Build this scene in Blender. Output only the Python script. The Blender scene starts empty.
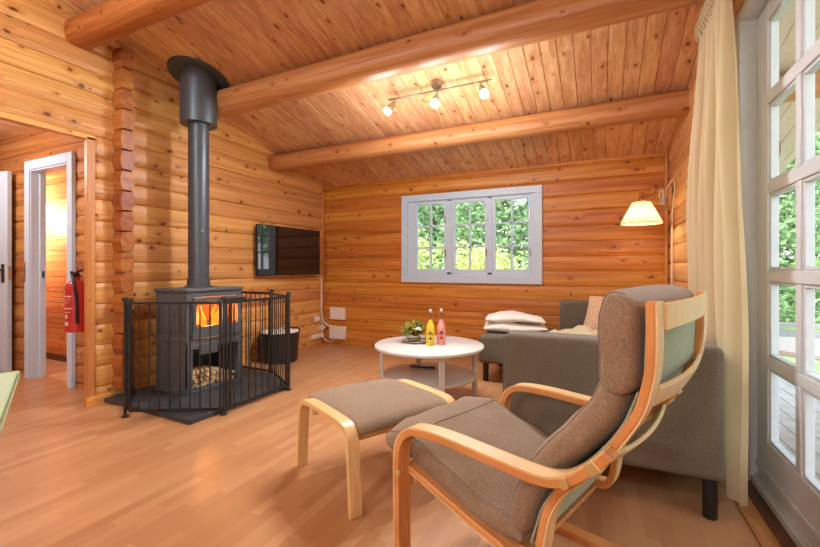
import bpy, bmesh, math, random
from mathutils import Vector, Matrix
from math import sin, cos, pi, radians, sqrt
random.seed(7)
SC = bpy.context.scene
COL = SC.collection

# ------------------------------------------------------------------ mesh helpers
class MB:
    def __init__(s): s.v = []; s.f = []
    def add(s, vs, fs):
        n = len(s.v); s.v += [tuple(v) for v in vs]; s.f += [tuple(i + n for i in f) for f in fs]; return s
    def box(s, x0, x1, y0, y1, z0, z1):
        return s.add([(x0,y0,z0),(x1,y0,z0),(x1,y1,z0),(x0,y1,z0),(x0,y0,z1),(x1,y0,z1),(x1,y1,z1),(x0,y1,z1)],
                     [(0,3,2,1),(4,5,6,7),(0,1,5,4),(1,2,6,5),(2,3,7,6),(3,0,4,7)])
    def ring_loft(s, rings, closed_ends=True):
        n = len(rings[0]); vs = [p for r in rings for p in r]; fs = []
        for i in range(len(rings) - 1):
            for j in range(n):
                a = i*n + j; b = i*n + (j+1) % n
                fs.append((a, b, b+n, a+n))
        if closed_ends:
            fs.append(tuple(reversed(range(n)))); fs.append(tuple((len(rings)-1)*n + j for j in range(n)))
        return s.add(vs, fs)
    def tube(s, pts, r, n=8, cap=True):
        pts = [Vector(p) for p in pts]; rings = []; up = None
        rr = r if isinstance(r, (list, tuple)) else [r]*len(pts)
        for i, p in enumerate(pts):
            t = (pts[min(i+1, len(pts)-1)] - pts[max(i-1, 0)])
            if t.length < 1e-9: t = Vector((0,0,1))
            t.normalize()
            if up is None:
                up = Vector((0,0,1)) if abs(t.z) < .9 else Vector((1,0,0))
            a = up - t*up.dot(t)
            if a.length < 1e-6: a = t.orthogonal()
            a.normalize(); up = a; b = t.cross(a)
            rings.append([p + (a*cos(2*pi*k/n) + b*sin(2*pi*k/n))*rr[i] for k in range(n)])
        return s.ring_loft(rings, cap)
    def lathe(s, prof, n=32, c=(0,0,0), axis=None):
        rings = []
        M = Matrix.Identity(3) if axis is None else Vector((0,0,1)).rotation_difference(Vector(axis)).to_matrix()
        for r, z in prof:
            rings.append([Vector(c) + M @ Vector((max(r,1e-5)*cos(2*pi*k/n), max(r,1e-5)*sin(2*pi*k/n), z)) for k in range(n)])
        return s.ring_loft(rings, True)
    def prism(s, poly, z0, z1):
        n = len(poly)
        return s.add([(x,y,z0) for x,y in poly] + [(x,y,z1) for x,y in poly],
                     [tuple(reversed(range(n))), tuple(range(n, 2*n))] + [(i,(i+1)%n,(i+1)%n+n,i+n) for i in range(n)])
    def ribbon(s, path, w0, w1, th):
        """rectangular lamination: path in local (x,z), width along y"""
        rings = []
        for i, p in enumerate(path):
            a = path[max(i-1,0)]; b = path[min(i+1,len(path)-1)]
            tx, tz = b[0]-a[0], b[1]-a[1]; l = sqrt(tx*tx+tz*tz) or 1
            nx, nz = -tz/l*th/2, tx/l*th/2
            rings.append([(p[0]+nx,w0,p[1]+nz),(p[0]+nx,w1,p[1]+nz),(p[0]-nx,w1,p[1]-nz),(p[0]-nx,w0,p[1]-nz)])
        return s.ring_loft(rings, True)
    def bar(s, p0, p1, w, h, up=(0,0,1)):
        p0, p1 = Vector(p0), Vector(p1); t = (p1-p0).normalized(); u = Vector(up)
        a = t.cross(u)
        if a.length < 1e-6: a = t.orthogonal()
        a.normalize(); b = a.cross(t)
        return s.ring_loft([[p + a*sx*w/2 + b*sy*h/2 for sx, sy in ((-1,-1),(1,-1),(1,1),(-1,1))] for p in (p0,p1)])
    def build(s, name, m, parent=None, bevel=0, smooth=35, seg=2, sub=0):
        me = bpy.data.meshes.new(name); me.from_pydata(s.v, [], s.f); me.update()
        bm = bmesh.new(); bm.from_mesh(me); bmesh.ops.recalc_face_normals(bm, faces=bm.faces); bm.to_mesh(me); bm.free()
        if smooth:
            me.polygons.foreach_set('use_smooth', [True]*len(me.polygons)); me.set_sharp_from_angle(angle=radians(smooth))
        if m: me.materials.append(m)
        o = bpy.data.objects.new(name, me); COL.objects.link(o)
        if parent: o.parent = parent
        if bevel:
            b = o.modifiers.new('Bevel','BEVEL'); b.width = bevel; b.segments = seg; b.limit_method = 'ANGLE'; b.angle_limit = radians(40)
        if sub:
            b = o.modifiers.new('Sub','SUBSURF'); b.levels = sub; b.render_levels = sub
        return o

def cr(pts, n=6):
    """Catmull-Rom through points of any dimension"""
    P = [Vector(p) for p in pts]; out = []
    for i in range(len(P)-1):
        p0 = P[max(i-1,0)]; p1 = P[i]; p2 = P[i+1]; p3 = P[min(i+2,len(P)-1)]
        for k in range(n):
            t = k/n
            out.append(.5*((2*p1)+(p2-p0)*t+(2*p0-5*p1+4*p2-p3)*t*t+(3*p1-p0-3*p2+p3)*t**3))
    out.append(P[-1]); return [tuple(p) for p in out]

def tag(o, label=None, cat=None, group=None, kind=None):
    if label: o['label'] = label
    if cat: o['category'] = cat
    if group: o['group'] = group
    if kind: o['kind'] = kind
    return o
def thing(name, label, cat, loc=(0,0,0), rz=0, group=None, kind=None):
    o = bpy.data.objects.new(name, None); COL.objects.link(o); o.empty_display_size = .05
    o.location = loc; o.rotation_euler = (0,0,rz); return tag(o, label, cat, group, kind)
def copy_tree(o, parent=None):
    c = o.copy(); COL.objects.link(c)
    if parent: c.parent = parent
    for ch in list(o.children): copy_tree(ch, c)
    return c

# ------------------------------------------------------------------ materials
def lin(r, g, b):
    f = lambda c: (c/255/12.92) if c/255 <= .04045 else ((c/255+.055)/1.055)**2.4
    return (f(r), f(g), f(b), 1)
class NT:
    def __init__(s, name):
        s.m = bpy.data.materials.new(name); s.m.use_nodes = True; s.t = s.m.node_tree; s.t.nodes.clear()
        s.out = s.t.nodes.new('ShaderNodeOutputMaterial')
    def n(s, typ, **k):
        nd = s.t.nodes.new('ShaderNode'+typ)
        for a, v in k.items():
            if a.startswith('i_'):
                key = a[2:]; key = int(key) if key.isdigit() else key.replace('_',' ')
                s.set(nd.inputs[key], v)
            else: setattr(nd, a, v)
        return nd
    def set(s, inp, v):
        if isinstance(v, bpy.types.NodeSocket): s.t.links.new(v, inp)
        else: inp.default_value = v
    def math(s, op, a, b=None, c=None):
        nd = s.t.nodes.new('ShaderNodeMath'); nd.operation = op; s.set(nd.inputs[0], a)
        if b is not None: s.set(nd.inputs[1], b)
        if c is not None: s.set(nd.inputs[2], c)
        return nd.outputs[0]
    def mix(s, f, a, b, bt='MIX'):
        nd = s.t.nodes.new('ShaderNodeMix'); nd.data_type = 'RGBA'; nd.blend_type = bt
        s.set(nd.inputs[0], f); s.set(nd.inputs[6], a); s.set(nd.inputs[7], b); return nd.outputs[2]
    def ramp(s, f, stops, interp='LINEAR'):
        nd = s.t.nodes.new('ShaderNodeValToRGB'); s.set(nd.inputs[0], f); nd.color_ramp.interpolation = interp
        el = nd.color_ramp.elements
        while len(el) < len(stops): el.new(.5)
        for e, (p, c) in zip(el, stops): e.position = p; e.color = c if len(c) == 4 else (*c, 1)
        return nd.outputs[0]
    def coord(s, kind='Object'):
        return s.t.nodes.new('ShaderNodeTexCoord').outputs[kind]
    def xyz(s, v):
        nd = s.t.nodes.new('ShaderNodeSeparateXYZ'); s.set(nd.inputs[0], v); return nd.outputs
    def vec(s, x, y, z):
        nd = s.t.nodes.new('ShaderNodeCombineXYZ')
        for i, v in enumerate((x,y,z)): s.set(nd.inputs[i], v)
        return nd.outputs[0]
    def noise(s, v, scale, detail=3, rough=.5, dist=0):
        nd = s.n('TexNoise'); s.set(nd.inputs['Vector'], v); nd.inputs['Scale'].default_value = scale
        nd.inputs['Detail'].default_value = detail; nd.inputs['Roughness'].default_value = rough; nd.inputs['Distortion'].default_value = dist
        return nd.outputs[0]
    def bump(s, h, strength=.3, dist=.01):
        nd = s.n('Bump'); s.set(nd.inputs['Height'], h); nd.inputs['Strength'].default_value = strength; nd.inputs['Distance'].default_value = dist
        return nd.outputs[0]
    def pbr(s, color, rough=.5, metal=0, normal=None, spec=.5, **k):
        b = s.n('BsdfPrincipled'); s.set(b.inputs['Base Color'], color); s.set(b.inputs['Roughness'], rough)
        b.inputs['Metallic'].default_value = metal; b.inputs['Specular IOR Level'].default_value = spec
        if normal is not None: s.set(b.inputs['Normal'], normal)
        for kk, v in k.items(): s.set(b.inputs[kk.replace('_',' ')], v)
        s.t.links.new(b.outputs[0], s.out.inputs[0]); return b

def simple(name, rgb, rough=.5, metal=0, spec=.5, var=0.06, scale=30, bump=0, bscale=200):
    t = NT(name); c = t.coord(); nz = t.noise(c, scale, 3)
    L = lin(*rgb); dk = tuple(x*(1-var*2) for x in L[:3]) + (1,); lt = tuple(min(1,x*(1+var)) for x in L[:3]) + (1,)
    col = t.ramp(nz, [(.3, dk), (.7, lt)])
    t.pbr(col, rough, metal, t.bump(t.noise(c, bscale, 2), bump, .004) if bump else None, spec); return t.m

def pine(name, along, across, pitch, off, light=(226,160,88), dark=(196,120,56), rough=.42, rowvar=.32, knots=1.0, seed=0, kscale=6.5, sat=1.0):
    t = NT(name); o = t.xyz(t.coord()); ax = 'XYZ'
    a = o[ax.index(along)]; c = o[ax.index(across)]; d = o[3-ax.index(along)-ax.index(across)]
    row = t.math('FLOOR', t.math('DIVIDE', t.math('SUBTRACT', c, off), pitch))
    wn = t.n('TexWhiteNoise', noise_dimensions='1D'); t.set(wn.inputs['W'], t.math('ADD', row, seed+.37)); rv = wn.outputs['Value']
    sh = t.math('ADD', a, t.math('MULTIPLY', rv, 31.7))
    # knots
    wob = t.math('MULTIPLY', t.noise(t.vec(sh, c, d), 14, 2), .22)
    kv = t.vec(t.math('MULTIPLY_ADD', sh, 4.2, wob), t.math('ADD', t.math('MULTIPLY_ADD', c, kscale, wob), t.math('MULTIPLY', rv, 57.0)), 0.0)
    vo = t.n('TexVoronoi', voronoi_dimensions='2D', feature='F1'); t.set(vo.inputs['Vector'], kv); vo.inputs['Scale'].default_value = 1.0
    kc = t.xyz(vo.outputs['Color'])
    thr = t.math('MULTIPLY', t.math('MULTIPLY_ADD', kc[0], .10, .035), t.math('GREATER_THAN', kc[1], .4))
    thr = t.math('MAXIMUM', thr, .0005)
    kn = t.math('SUBTRACT', 1.0, t.math('SMOOTH_MIN', t.math('DIVIDE', vo.outputs['Distance'], thr), 1.0, .25))
    kn = t.math('MULTIPLY', t.math('MAXIMUM', kn, 0.0), knots)
    kn2 = t.math('MAXIMUM', t.math('SUBTRACT', 1.0, t.math('DIVIDE', vo.outputs['Distance'], t.math('MULTIPLY', thr, 3.2))), 0.0)
    # grain: stretched noise bent around the knots
    gc = t.math('ADD', t.math('MULTIPLY', c, 16.0), t.math('MULTIPLY', kn2, .9))
    gv = t.vec(t.math('MULTIPLY', sh, .55), gc, t.math('MULTIPLY', d, 10.0))
    g1 = t.noise(gv, 1.5, 5, .6, .5)
    gv2 = t.vec(t.math('MULTIPLY', sh, 1.5), t.math('MULTIPLY', c, 110.0), t.math('MULTIPLY', d, 60.0))
    g2 = t.noise(gv2, 1.0, 2, .5)
    L, D = lin(*light), lin(*dark)
    g = t.math('ADD', t.math('MULTIPLY', g1, .75), t.math('MULTIPLY', g2, .25))
    DD = tuple(x*.72 for x in D[:3])+(1,)
    col = t.ramp(g, [(.26, DD), (.42, D), (.62, L)])
    val = t.math('MULTIPLY_ADD', rv, rowvar, 1.0-rowvar*.62)
    hs = t.n('HueSaturation'); t.set(hs.inputs['Color'], col); t.set(hs.inputs['Value'], val); hs.inputs['Saturation'].default_value = sat
    t.set(hs.inputs['Hue'], t.math('MULTIPLY_ADD', rv, .016, .492))
    col = t.mix(t.math('MULTIPLY', kn2, .45), hs.outputs[0], lin(176,98,42))
    col = t.mix(t.math('MINIMUM', t.math('MULTIPLY', kn, 1.6), .92), col, lin(96,46,20))
    rg = t.math('MULTIPLY_ADD', g1, .18, rough-.09)
    t.pbr(col, rg, 0, t.bump(g, .12, .004), .4); return t.m

def laminate(name, light, dark, edge=60):
    t = NT(name); o = t.xyz(t.coord())
    v = t.vec(t.math('MULTIPLY', o[0], 4.0), t.math('MULTIPLY', o[1], 90.0), t.math('MULTIPLY', o[2], 7.0))
    g = t.noise(v, 1.0, 3, .55, .3)
    t.pbr(t.ramp(g, [(.3, lin(*dark)), (.7, lin(*light))]), .34, 0, None, .45); return t.m

def fabric(name, rgb, rgb2, scale=420, melange=150, bump=.35, rough=.95):
    t = NT(name); c = t.coord()
    n1 = t.noise(c, melange, 4, .7); n2 = t.noise(c, scale, 2, .5); n3 = t.noise(c, 7, 3, .5)
    f = t.math('ADD', t.math('ADD', t.math('MULTIPLY', n1, .5), t.math('MULTIPLY', n2, .4)), t.math('MULTIPLY', n3, .1))
    col = t.ramp(f, [(.38, lin(*rgb2)), (.62, lin(*rgb))])
    h = t.math('ADD', t.math('MULTIPLY', n3, 2.5), n2)
    b = t.pbr(col, rough, 0, t.bump(h, bump, .004), .15)
    b.inputs['Sheen Weight'].default_value = .15; return t.m

def glass(name, tint=(1,1,1), refl=.07):
    t = NT(name); tr = t.n('BsdfTransparent'); tr.inputs[0].default_value = (*tint, 1)
    gl = t.n('BsdfGlossy'); gl.inputs['Roughness'].default_value = .02
    lw = t.n('LayerWeight'); lw.inputs['Blend'].default_value = .25
    f = t.math('MULTIPLY_ADD', lw.outputs['Fresnel'], refl*3, refl*.4)
    mx = t.n('MixShader'); t.set(mx.inputs[0], f); t.set(mx.inputs[1], tr.outputs[0]); t.set(mx.inputs[2], gl.outputs[0])
    t.t.links.new(mx.outputs[0], t.out.inputs[0]); return t.m

def emit(name, rgb, strength):
    t = NT(name); e = t.n('Emission'); e.inputs[0].default_value = lin(*rgb); e.inputs[1].default_value = strength
    t.t.links.new(e.outputs[0], t.out.inputs[0]); return t.m

def cloth_translucent(name, rgb, tl=.5, bump=.2, scale=600):
    t = NT(name); c = t.coord(); n = t.noise(c, scale, 2); n3 = t.noise(c, 12, 2)
    L = lin(*rgb); col = t.ramp(n, [(.3, tuple(x*.88 for x in L[:3])+(1,)), (.7, L)])
    d = t.n('BsdfDiffuse'); t.set(d.inputs[0], col); r = t.n('BsdfTranslucent'); t.set(r.inputs[0], col)
    bp = t.bump(n, bump, .002); t.set(d.inputs['Normal'], bp)
    mx = t.n('MixShader'); mx.inputs[0].default_value = tl; t.set(mx.inputs[1], d.outputs[0]); t.set(mx.inputs[2], r.outputs[0])
    t.t.links.new(mx.outputs[0], t.out.inputs[0]); return t.m

def leafmat(name, c1, c2, scale=1.2):
    t = NT(name); c = t.coord(); n = t.noise(c, scale, 4, .7)
    g = t.n('NewGeometry'); r = g.outputs['Random Per Island']
    col = t.ramp(t.math('ADD', t.math('MULTIPLY', n, .55), t.math('MULTIPLY', r, .45)), [(.3, lin(*c1)), (.7, lin(*c2))])
    d = t.n('BsdfDiffuse'); t.set(d.inputs[0], col); tr = t.n('BsdfTranslucent'); t.set(tr.inputs[0], col)
    mx = t.n('MixShader'); mx.inputs[0].default_value = .4; t.set(mx.inputs[1], d.outputs[0]); t.set(mx.inputs[2], tr.outputs[0])
    t.t.links.new(mx.outputs[0], t.out.inputs[0]); return t.m

def floor_mat():
    t = NT('beech_parquet'); o = t.xyz(t.coord())
    w = .055
    row = t.math('FLOOR', t.math('DIVIDE', o[0], w))
    wn = t.n('TexWhiteNoise', noise_dimensions='1D'); t.set(wn.inputs['W'], row)
    yy = t.math('ADD', o[1], t.math('MULTIPLY', wn.outputs['Value'], 5.0))
    L = .42
    blk = t.math('FLOOR', t.math('DIVIDE', yy, L))
    w2 = t.n('TexWhiteNoise', noise_dimensions='2D'); t.set(w2.inputs['Vector'], t.vec(row, blk, 0)); rv = w2.outputs['Value']
    gv = t.vec(t.math('MULTIPLY', o[0], 70.0), t.math('ADD', t.math('MULTIPLY', o[1], 2.2), t.math('MULTIPLY', rv, 40.0)), 0.0)
    g = t.noise(gv, 1.0, 4, .6, .4)
    col = t.ramp(t.math('ADD', t.math('MULTIPLY', g, .45), t.math('MULTIPLY', rv, .55)), [(.1, lin(172,122,80)), (.5, lin(186,136,93)), (.9, lin(200,152,108))])
    fx = t.math('ABSOLUTE', t.math('SUBTRACT', t.math('FRACT', t.math('DIVIDE', o[0], w)), .5))
    fx3 = t.math('ABSOLUTE', t.math('SUBTRACT', t.math('FRACT', t.math('DIVIDE', o[0], w*3)), .5))
    fy = t.math('ABSOLUTE', t.math('SUBTRACT', t.math('FRACT', t.math('DIVIDE', yy, L)), .5))
    ln = t.math('MAXIMUM', t.math('GREATER_THAN', fx3, .495), t.math('MULTIPLY', t.math('MAXIMUM', t.math('GREATER_THAN', fx, .487), t.math('GREATER_THAN', fy, .4975)), .35))
    col = t.mix(t.math('MULTIPLY', ln, .4), col, lin(150,96,56))
    t.pbr(col, t.math('MULTIPLY_ADD', g, .1, .27), 0, t.bump(t.math('MULTIPLY', ln, -1.0), .1, .002), .45); return t.m

def slate_mat():
    t = NT('slate_tile'); o = t.xyz(t.coord()); c = t.coord()
    n = t.noise(c, 9, 5, .65); n2 = t.noise(c, 60, 3)
    fx = t.math('ABSOLUTE', t.math('SUBTRACT', t.math('FRACT', t.math('DIVIDE', t.math('ADD', o[0], 3.718), .285)), .5))
    fy = t.math('ABSOLUTE', t.math('SUBTRACT', t.math('FRACT', t.math('DIVIDE', t.math('SUBTRACT', o[1], 1.94), .31)), .5))
    ln = t.math('MAXIMUM', t.math('GREATER_THAN', fx, .49), t.math('GREATER_THAN', fy, .49))
    col = t.ramp(n, [(.3, lin(44,46,48)), (.7, lin(74,77,80))])
    col = t.mix(t.math('MULTIPLY', ln, .6), col, lin(30,30,30))
    t.pbr(col, .45, 0, t.bump(t.math('ADD', n2, n), .35, .006), .4); return t.m

PT = .171
M = dict(
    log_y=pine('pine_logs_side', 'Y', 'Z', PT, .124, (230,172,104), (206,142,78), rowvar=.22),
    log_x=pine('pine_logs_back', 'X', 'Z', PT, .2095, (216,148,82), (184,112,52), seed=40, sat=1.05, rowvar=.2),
    log_r=pine('pine_logs_right', 'Y', 'Z', PT, .124, (228,176,116), (206,146,84), seed=90),
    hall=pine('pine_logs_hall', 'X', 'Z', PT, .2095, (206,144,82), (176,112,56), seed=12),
    ceil=pine('pine_ceiling_boards', 'Y', 'X', .115, .626, (226,180,134), (202,146,98), rowvar=.16, seed=5, kscale=8.0),
    beam=pine('pine_round_beam', 'X', 'Z', 9.0, -3, (216,158,96), (190,126,68), knots=.7, seed=3),
    beam_red=pine('pine_round_beam_red', 'X', 'Z', 9.0, -3, (188,112,60), (152,80,38), knots=.7, seed=8),
    ends=pine('pine_log_ends', 'X', 'Z', PT, .2095, (184,112,58), (148,80,36), knots=.5, seed=20),
    trim=pine('pine_trim', 'Z', 'Y', 9, -3, (232,168,98), (212,142,74), knots=.3, seed=50),
    trim_y=pine('pine_trim_long', 'Y', 'Z', 9, -3, (232,168,98), (212,142,74), knots=.3, seed=51),
    panel=pine('pine_panelling', 'X', 'Z', .062, 0, (232,170,104), (212,144,80), knots=.2, seed=70),
    floor=floor_mat(), slate=slate_mat(),
    oak=pine('oak_threshold', 'Y', 'X', 9, -3, (196,140,82), (160,104,54), knots=.1, seed=60),
    oak_dark=pine('dark_threshold', 'Y', 'X', 9, -3, (104,66,44), (76,46,32), knots=0, seed=61),
    white=simple('white_paint', (198,216,232), .4, var=.02),
    white2=simple('grey_white_paint', (202,206,208), .38, var=.02),
    whitelac=simple('white_lacquer', (202,196,188), .22, var=.015),
    plastic=simple('white_plastic', (236,226,212), .4, var=.02),
    iron=simple('stove_cast_iron', (98,104,108), .5, .3, var=.08, scale=20, bump=.15, bscale=300),
    iron_dk=simple('stove_dark_inside', (26,25,24), .8, 0, var=.1),
    steel_blk=simple('flue_matt_black', (82,88,94), .42, .4, var=.05),
    fence=simple('fireguard_powder_coat', (52,52,52), .4, .4, var=.05),
    tvblack=simple('tv_gloss_screen', (14,12,11), .03, 0, 1.0, var=0),
    tvframe=simple('tv_black_frame', (22,22,23), .35, var=0),
    sofa=fabric('sofa_grey_weave', (122,110,92), (84,75,62)),
    cush=fabric('armchair_taupe_fabric', (158,134,108), (120,98,78)),
    lining=fabric('cushion_lining_daylight_tint', (170,178,152), (140,150,126), bump=.15),  # light lining cloth, its green tint stands in for door daylight
    pillow=fabric('pillow_pattern', (226,192,158), (196,158,124), melange=45),
    duvet=fabric('white_bedding', (244,234,224), (226,214,202), scale=120, melange=30, bump=.5),
    throw=fabric('beige_throw', (214,196,164), (180,164,132), melange=50),
    sage=fabric('sage_upholstery', (186,196,158), (164,176,138), bump=.2),
    birch=laminate('birch_lamination', (232,196,140), (214,172,112)),
    birch_o=laminate('oak_lamination', (214,152,92), (188,122,66)),
    brass=simple('brass_fitting', (214,186,128), .35, .6, var=.05),
    bronze=simple('dark_bronze', (92,84,70), .35, .7, var=.05),
    nickel=simple('brushed_nickel', (176,168,152), .3, .9, var=.04),
    black=simple('black_leg', (28,28,30), .35, var=.03),
    curtain=cloth_translucent('cream_curtain', (222,202,162), .4),
    shade=cloth_translucent('pleated_lamp_shade', (244,226,186), .4, 0),
    glass=glass('window_glass', refl=.03),
    glass_stove=glass('stove_glass', (.9,.8,.7), .04),
    red=simple('extinguisher_red', (188,52,46), .35, var=.04),
    label=simple('extinguisher_label', (224,206,196), .5, var=.04),
    bark=simple('birch_split_wood', (226,196,150), .8, var=.14, scale=40, bump=.4),
    bark2=simple('birch_bark', (150,112,80), .85, var=.25, scale=60, bump=.5),
    bucket=simple('dark_metal_bucket', (58,54,52), .38, .5, var=.06),
    flame=emit('flame', (255,130,40), 3.0), flame2=emit('flame_core', (255,180,80), 4.0),
    ember=emit('ember', (255,84,24), 2.2),
    bulb=emit('lit_bulb', (255,240,214), 3.0),
    spotglass=emit('lit_frosted_glass', (255,232,190), 2.6),
    deck=simple('grey_deck_boards', (176,172,166), .7, var=.12, scale=8),
    soffit=simple('pale_soffit', (224,206,200), .7, var=.05),
    grass=simple('lawn_green', (150,186,112), .9, var=.2, scale=4),
    leaf_y=leafmat('bright_leaves', (176,190,112), (248,248,190)),
    leaf_g=leafmat('green_leaves', (122,156,116), (200,222,176)),
    leaf_d=leafmat('conifer_needles', (104,140,108), (180,208,160)),
    plant=leafmat('plant_leaves', (92,104,52), (176,170,84), 20),
    trunk=simple('tree_bark', (92,72,54), .9, var=.2, bump=.5),
    yellow=simple('yellow_lemonade', (240,206,52), .15, var=.02),
    pink=simple('pink_lemonade', (238,150,140), .15, var=.02),
    clear=glass('clear_glass', (.95,.95,.92), .12),
    silver=simple('silver_tray', (190,180,166), .25, .85, var=.06),
    flower=simple('white_petals', (246,236,232), .7, var=.03),
    dark=simple('dark_print', (44,40,48), .6, var=.05),
    remote=simple('remote_plastic', (44,48,60), .35, var=.05),
    outwhite=simple('garden_white', (236,236,238), .5, var=.02),
    outgrey=simple('garden_grey', (170,172,174), .6, var=.05),
)

# ------------------------------------------------------------------ room numbers
XL, XR, YB = -3.718, .626, 4.908
YR = -.35                                   # ridge
SL = .252
def ceil_z(y): return 2.29 + SL*(YB-y) if y > YR else 2.29 + SL*(YB-YR) - SL*(YR-y)

def log_face(z, off, bulge):
    t = ((z-off)/PT) % 1.0
    return bulge*(1-abs(2*t-1)**4) - (.009 if min(t,1-t) < .012 else 0) - (.0035 if bulge > .01 and .275 < t < .295 else 0)
def log_zs(z0, z1, off):
    zs = {z0, z1}; k = math.floor((z0-off)/PT)
    while off + k*PT < z1 + PT:
        for t in (0,.013,.05,.12,.2,.27,.28,.29,.30,.42,.58,.75,.88,.95,.987):
            z = off + (k+t)*PT
            if z0 < z < z1: zs.add(round(z,5))
        k += 1
    return sorted(zs)
def log_wall(name, m, plane, axis, sign, a0, a1, z0, z1, off, holes=(), th=.11, kind='structure', bulge=.015):
    """log wall: `axis` is the run direction, surface at plane, facing sign*normal"""
    zs = set(log_zs(z0, z1, off)); as_ = {a0, a1}
    for h0, h1, hz0, hz1 in holes:
        for z in (hz0, hz1):
            if z0 < z < z1: zs.add(z)
        for a in (h0, h1):
            if a0 < a < a1: as_.add(a)
    zs = sorted(zs); as_ = sorted(as_); mb = MB(); idx = {}
    def vid(i, j, back):
        k = (i, j, back)
        if k not in idx:
            d = plane + sign*(log_face(zs[j], off, bulge) - bulge) if not back else plane - sign*th
            idx[k] = len(mb.v); mb.v.append((as_[i], d, zs[j]) if axis == 'X' else (d, as_[i], zs[j]))
        return idx[k]
    def solid(i, j):
        if not (0 <= i < len(as_)-1 and 0 <= j < len(zs)-1): return False
        ca, cz = (as_[i]+as_[i+1])/2, (zs[j]+zs[j+1])/2
        return not any(h0 < ca < h1 and hz0 < cz < hz1 for h0, h1, hz0, hz1 in holes)
    for i in range(len(as_)-1):
        for j in range(len(zs)-1):
            if not solid(i, j): continue
            mb.f.append((vid(i,j,0), vid(i+1,j,0), vid(i+1,j+1,0), vid(i,j+1,0)))
            mb.f.append((vid(i,j,1), vid(i,j+1,1), vid(i+1,j+1,1), vid(i+1,j,1)))
            for di, dj, e in ((-1,0,((i,j),(i,j+1))), (1,0,((i+1,j),(i+1,j+1))), (0,-1,((i,j),(i+1,j))), (0,1,((i,j+1),(i+1,j+1)))):
                if not solid(i+di, j+dj):
                    (p, q), (r, s) = e
                    mb.f.append((vid(p,q,0), vid(r,s,0), vid(r,s,1), vid(p,q,1)))
    o = mb.build(name, m, smooth=25); return tag(o, kind=kind)

# ------------------------------------------------------------------ shell
tag(MB().box(-7.2, .75, -3.6, 5.02, -.12, 0).build('floor', M['floor'], smooth=0), kind='structure')
WZ = 3.75
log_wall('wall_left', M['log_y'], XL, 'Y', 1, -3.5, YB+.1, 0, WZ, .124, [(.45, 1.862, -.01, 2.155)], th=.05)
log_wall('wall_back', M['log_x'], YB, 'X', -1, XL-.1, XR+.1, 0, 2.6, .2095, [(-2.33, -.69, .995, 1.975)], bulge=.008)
DY0, DY1, DZ = .72, 2.71, 2.44              # patio door recess
log_wall('wall_right', M['log_r'], XR, 'Y', -1, -3.5, YB+.1, 0, WZ, .124, [(DY0, DY1, -.01, DZ), (-2.9, -.9, .95, 2.2)], th=.14)
log_wall('wall_rear', M['log_x'], -3.4, 'X', 1, XL-.1, XR+.1, 0, WZ, .2095)

def board_ceiling(name, m, x0, x1, y0, y1, pitch, off, th=.03, zadd=0, kind='structure'):
    xs = [x0, x1]; k = math.ceil((x0-off)/pitch)
    pts = []
    while off + k*pitch < x1:
        x = off+k*pitch
        for d, g in ((-.006,0),(-.002,.007),(.002,.007),(.006,0)):
            if x0 < x+d < x1: pts.append((x+d, g))
        k += 1
    pts = [(x0,0)] + sorted(pts) + [(x1,0)]
    mb = MB(); n = len(pts)
    for y in (y0, y1):
        mb.v += [(x, y, ceil_z(y)+g+zadd) for x, g in pts] + [(x, y, ceil_z(y)+th+zadd) for x, g in pts]
    for i in range(n-1):
        mb.f += [(i, i+1, 2*n+i+1, 2*n+i), (n+i, 3*n+i, 3*n+i+1, n+i+1), (i, n+i, n+i+1, i+1), (2*n+i, 2*n+i+1, 3*n+i+1, 3*n+i)]
    mb.f += [(0, 2*n, 3*n, n), (n-1, 2*n-1, 4*n-1, 3*n-1)]
    return tag(mb.build(name, m, smooth=0), kind=kind)
board_ceiling('ceiling', M['ceil'], XL-.05, XR+.05, YR, YB+.12, .115, .626)
board_ceiling('ceiling', M['ceil'], XL-.05, XR+.05, -3.5, YR, .115, .626)
board_ceiling('ceiling', M['soffit'], XR+.14, 1.75, YR, 5.65, .14, .7)

def round_beam(label, y, zl, zr, r, x0, x1, m, seed):
    R = random.Random(seed); rings = []; a0 = pi*1.06
    angs = sorted([2*pi*k/40 for k in range(40) if abs(2*pi*k/40-a0) > .05] + [a0-.03, a0-.004, a0, a0+.004, a0+.03])
    for x in [x0 + (x1-x0)*k/60 for k in range(61)]:
        wob = 1 + .012*sin(x*1.7+seed)
        ring = []
        cd = max(0, sin(x*1.3+seed*1.9)+.25)
        for a in angs:
            ca, sa = cos(a + .03*sin(x*2.1+seed)), sin(a + .03*sin(x*2.1+seed)); e = 2/2.6
            yy = r*wob*math.copysign(abs(ca)**e, ca); zz = r*wob*.98*math.copysign(abs(sa)**e, sa)
            # long drying crack on the room side
            if a == a0: yy *= 1-.14*min(1, cd*2)
            ring.append((x, y+yy, zl+(zr-zl)*(x-XL)/(XR-XL)+zz))
        rings.append(ring)
    mb = MB(); mb.ring_loft(rings)
    o = mb.build('ceiling_beam', m, smooth=40)
    return tag(o, label, 'beam', 'round pine ceiling beams', 'structure')
round_beam('thick round pine ceiling beam nearest the window wall', 3.91, 2.418, 2.43, .098, XL-.02, 1.5, M['beam'], 1)
round_beam('thick round pine ceiling beam running between the flue and the three-lamp spotlight', 2.78, 2.672, 2.735, .115, XL-.02, 1.5, M['beam'], 2)
round_beam('reddish round pine beam end above the hall opening', 1.80, 2.94, 2.95, .105, XL-.02, 1.5, M['beam_red'], 3)
# log crossing stubs outside
tag(MB().tube([(XR+.15, YB+.02, 2.2), (1.5, YB+.02, 2.2)], .1, 20).build('trim_7', M['beam_red']), kind='structure')
tag(MB().box(XL-.1, 1.75, 5.62, 5.66, 2.09, 2.25).build('trim_8', M['white2']), kind='structure')

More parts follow.
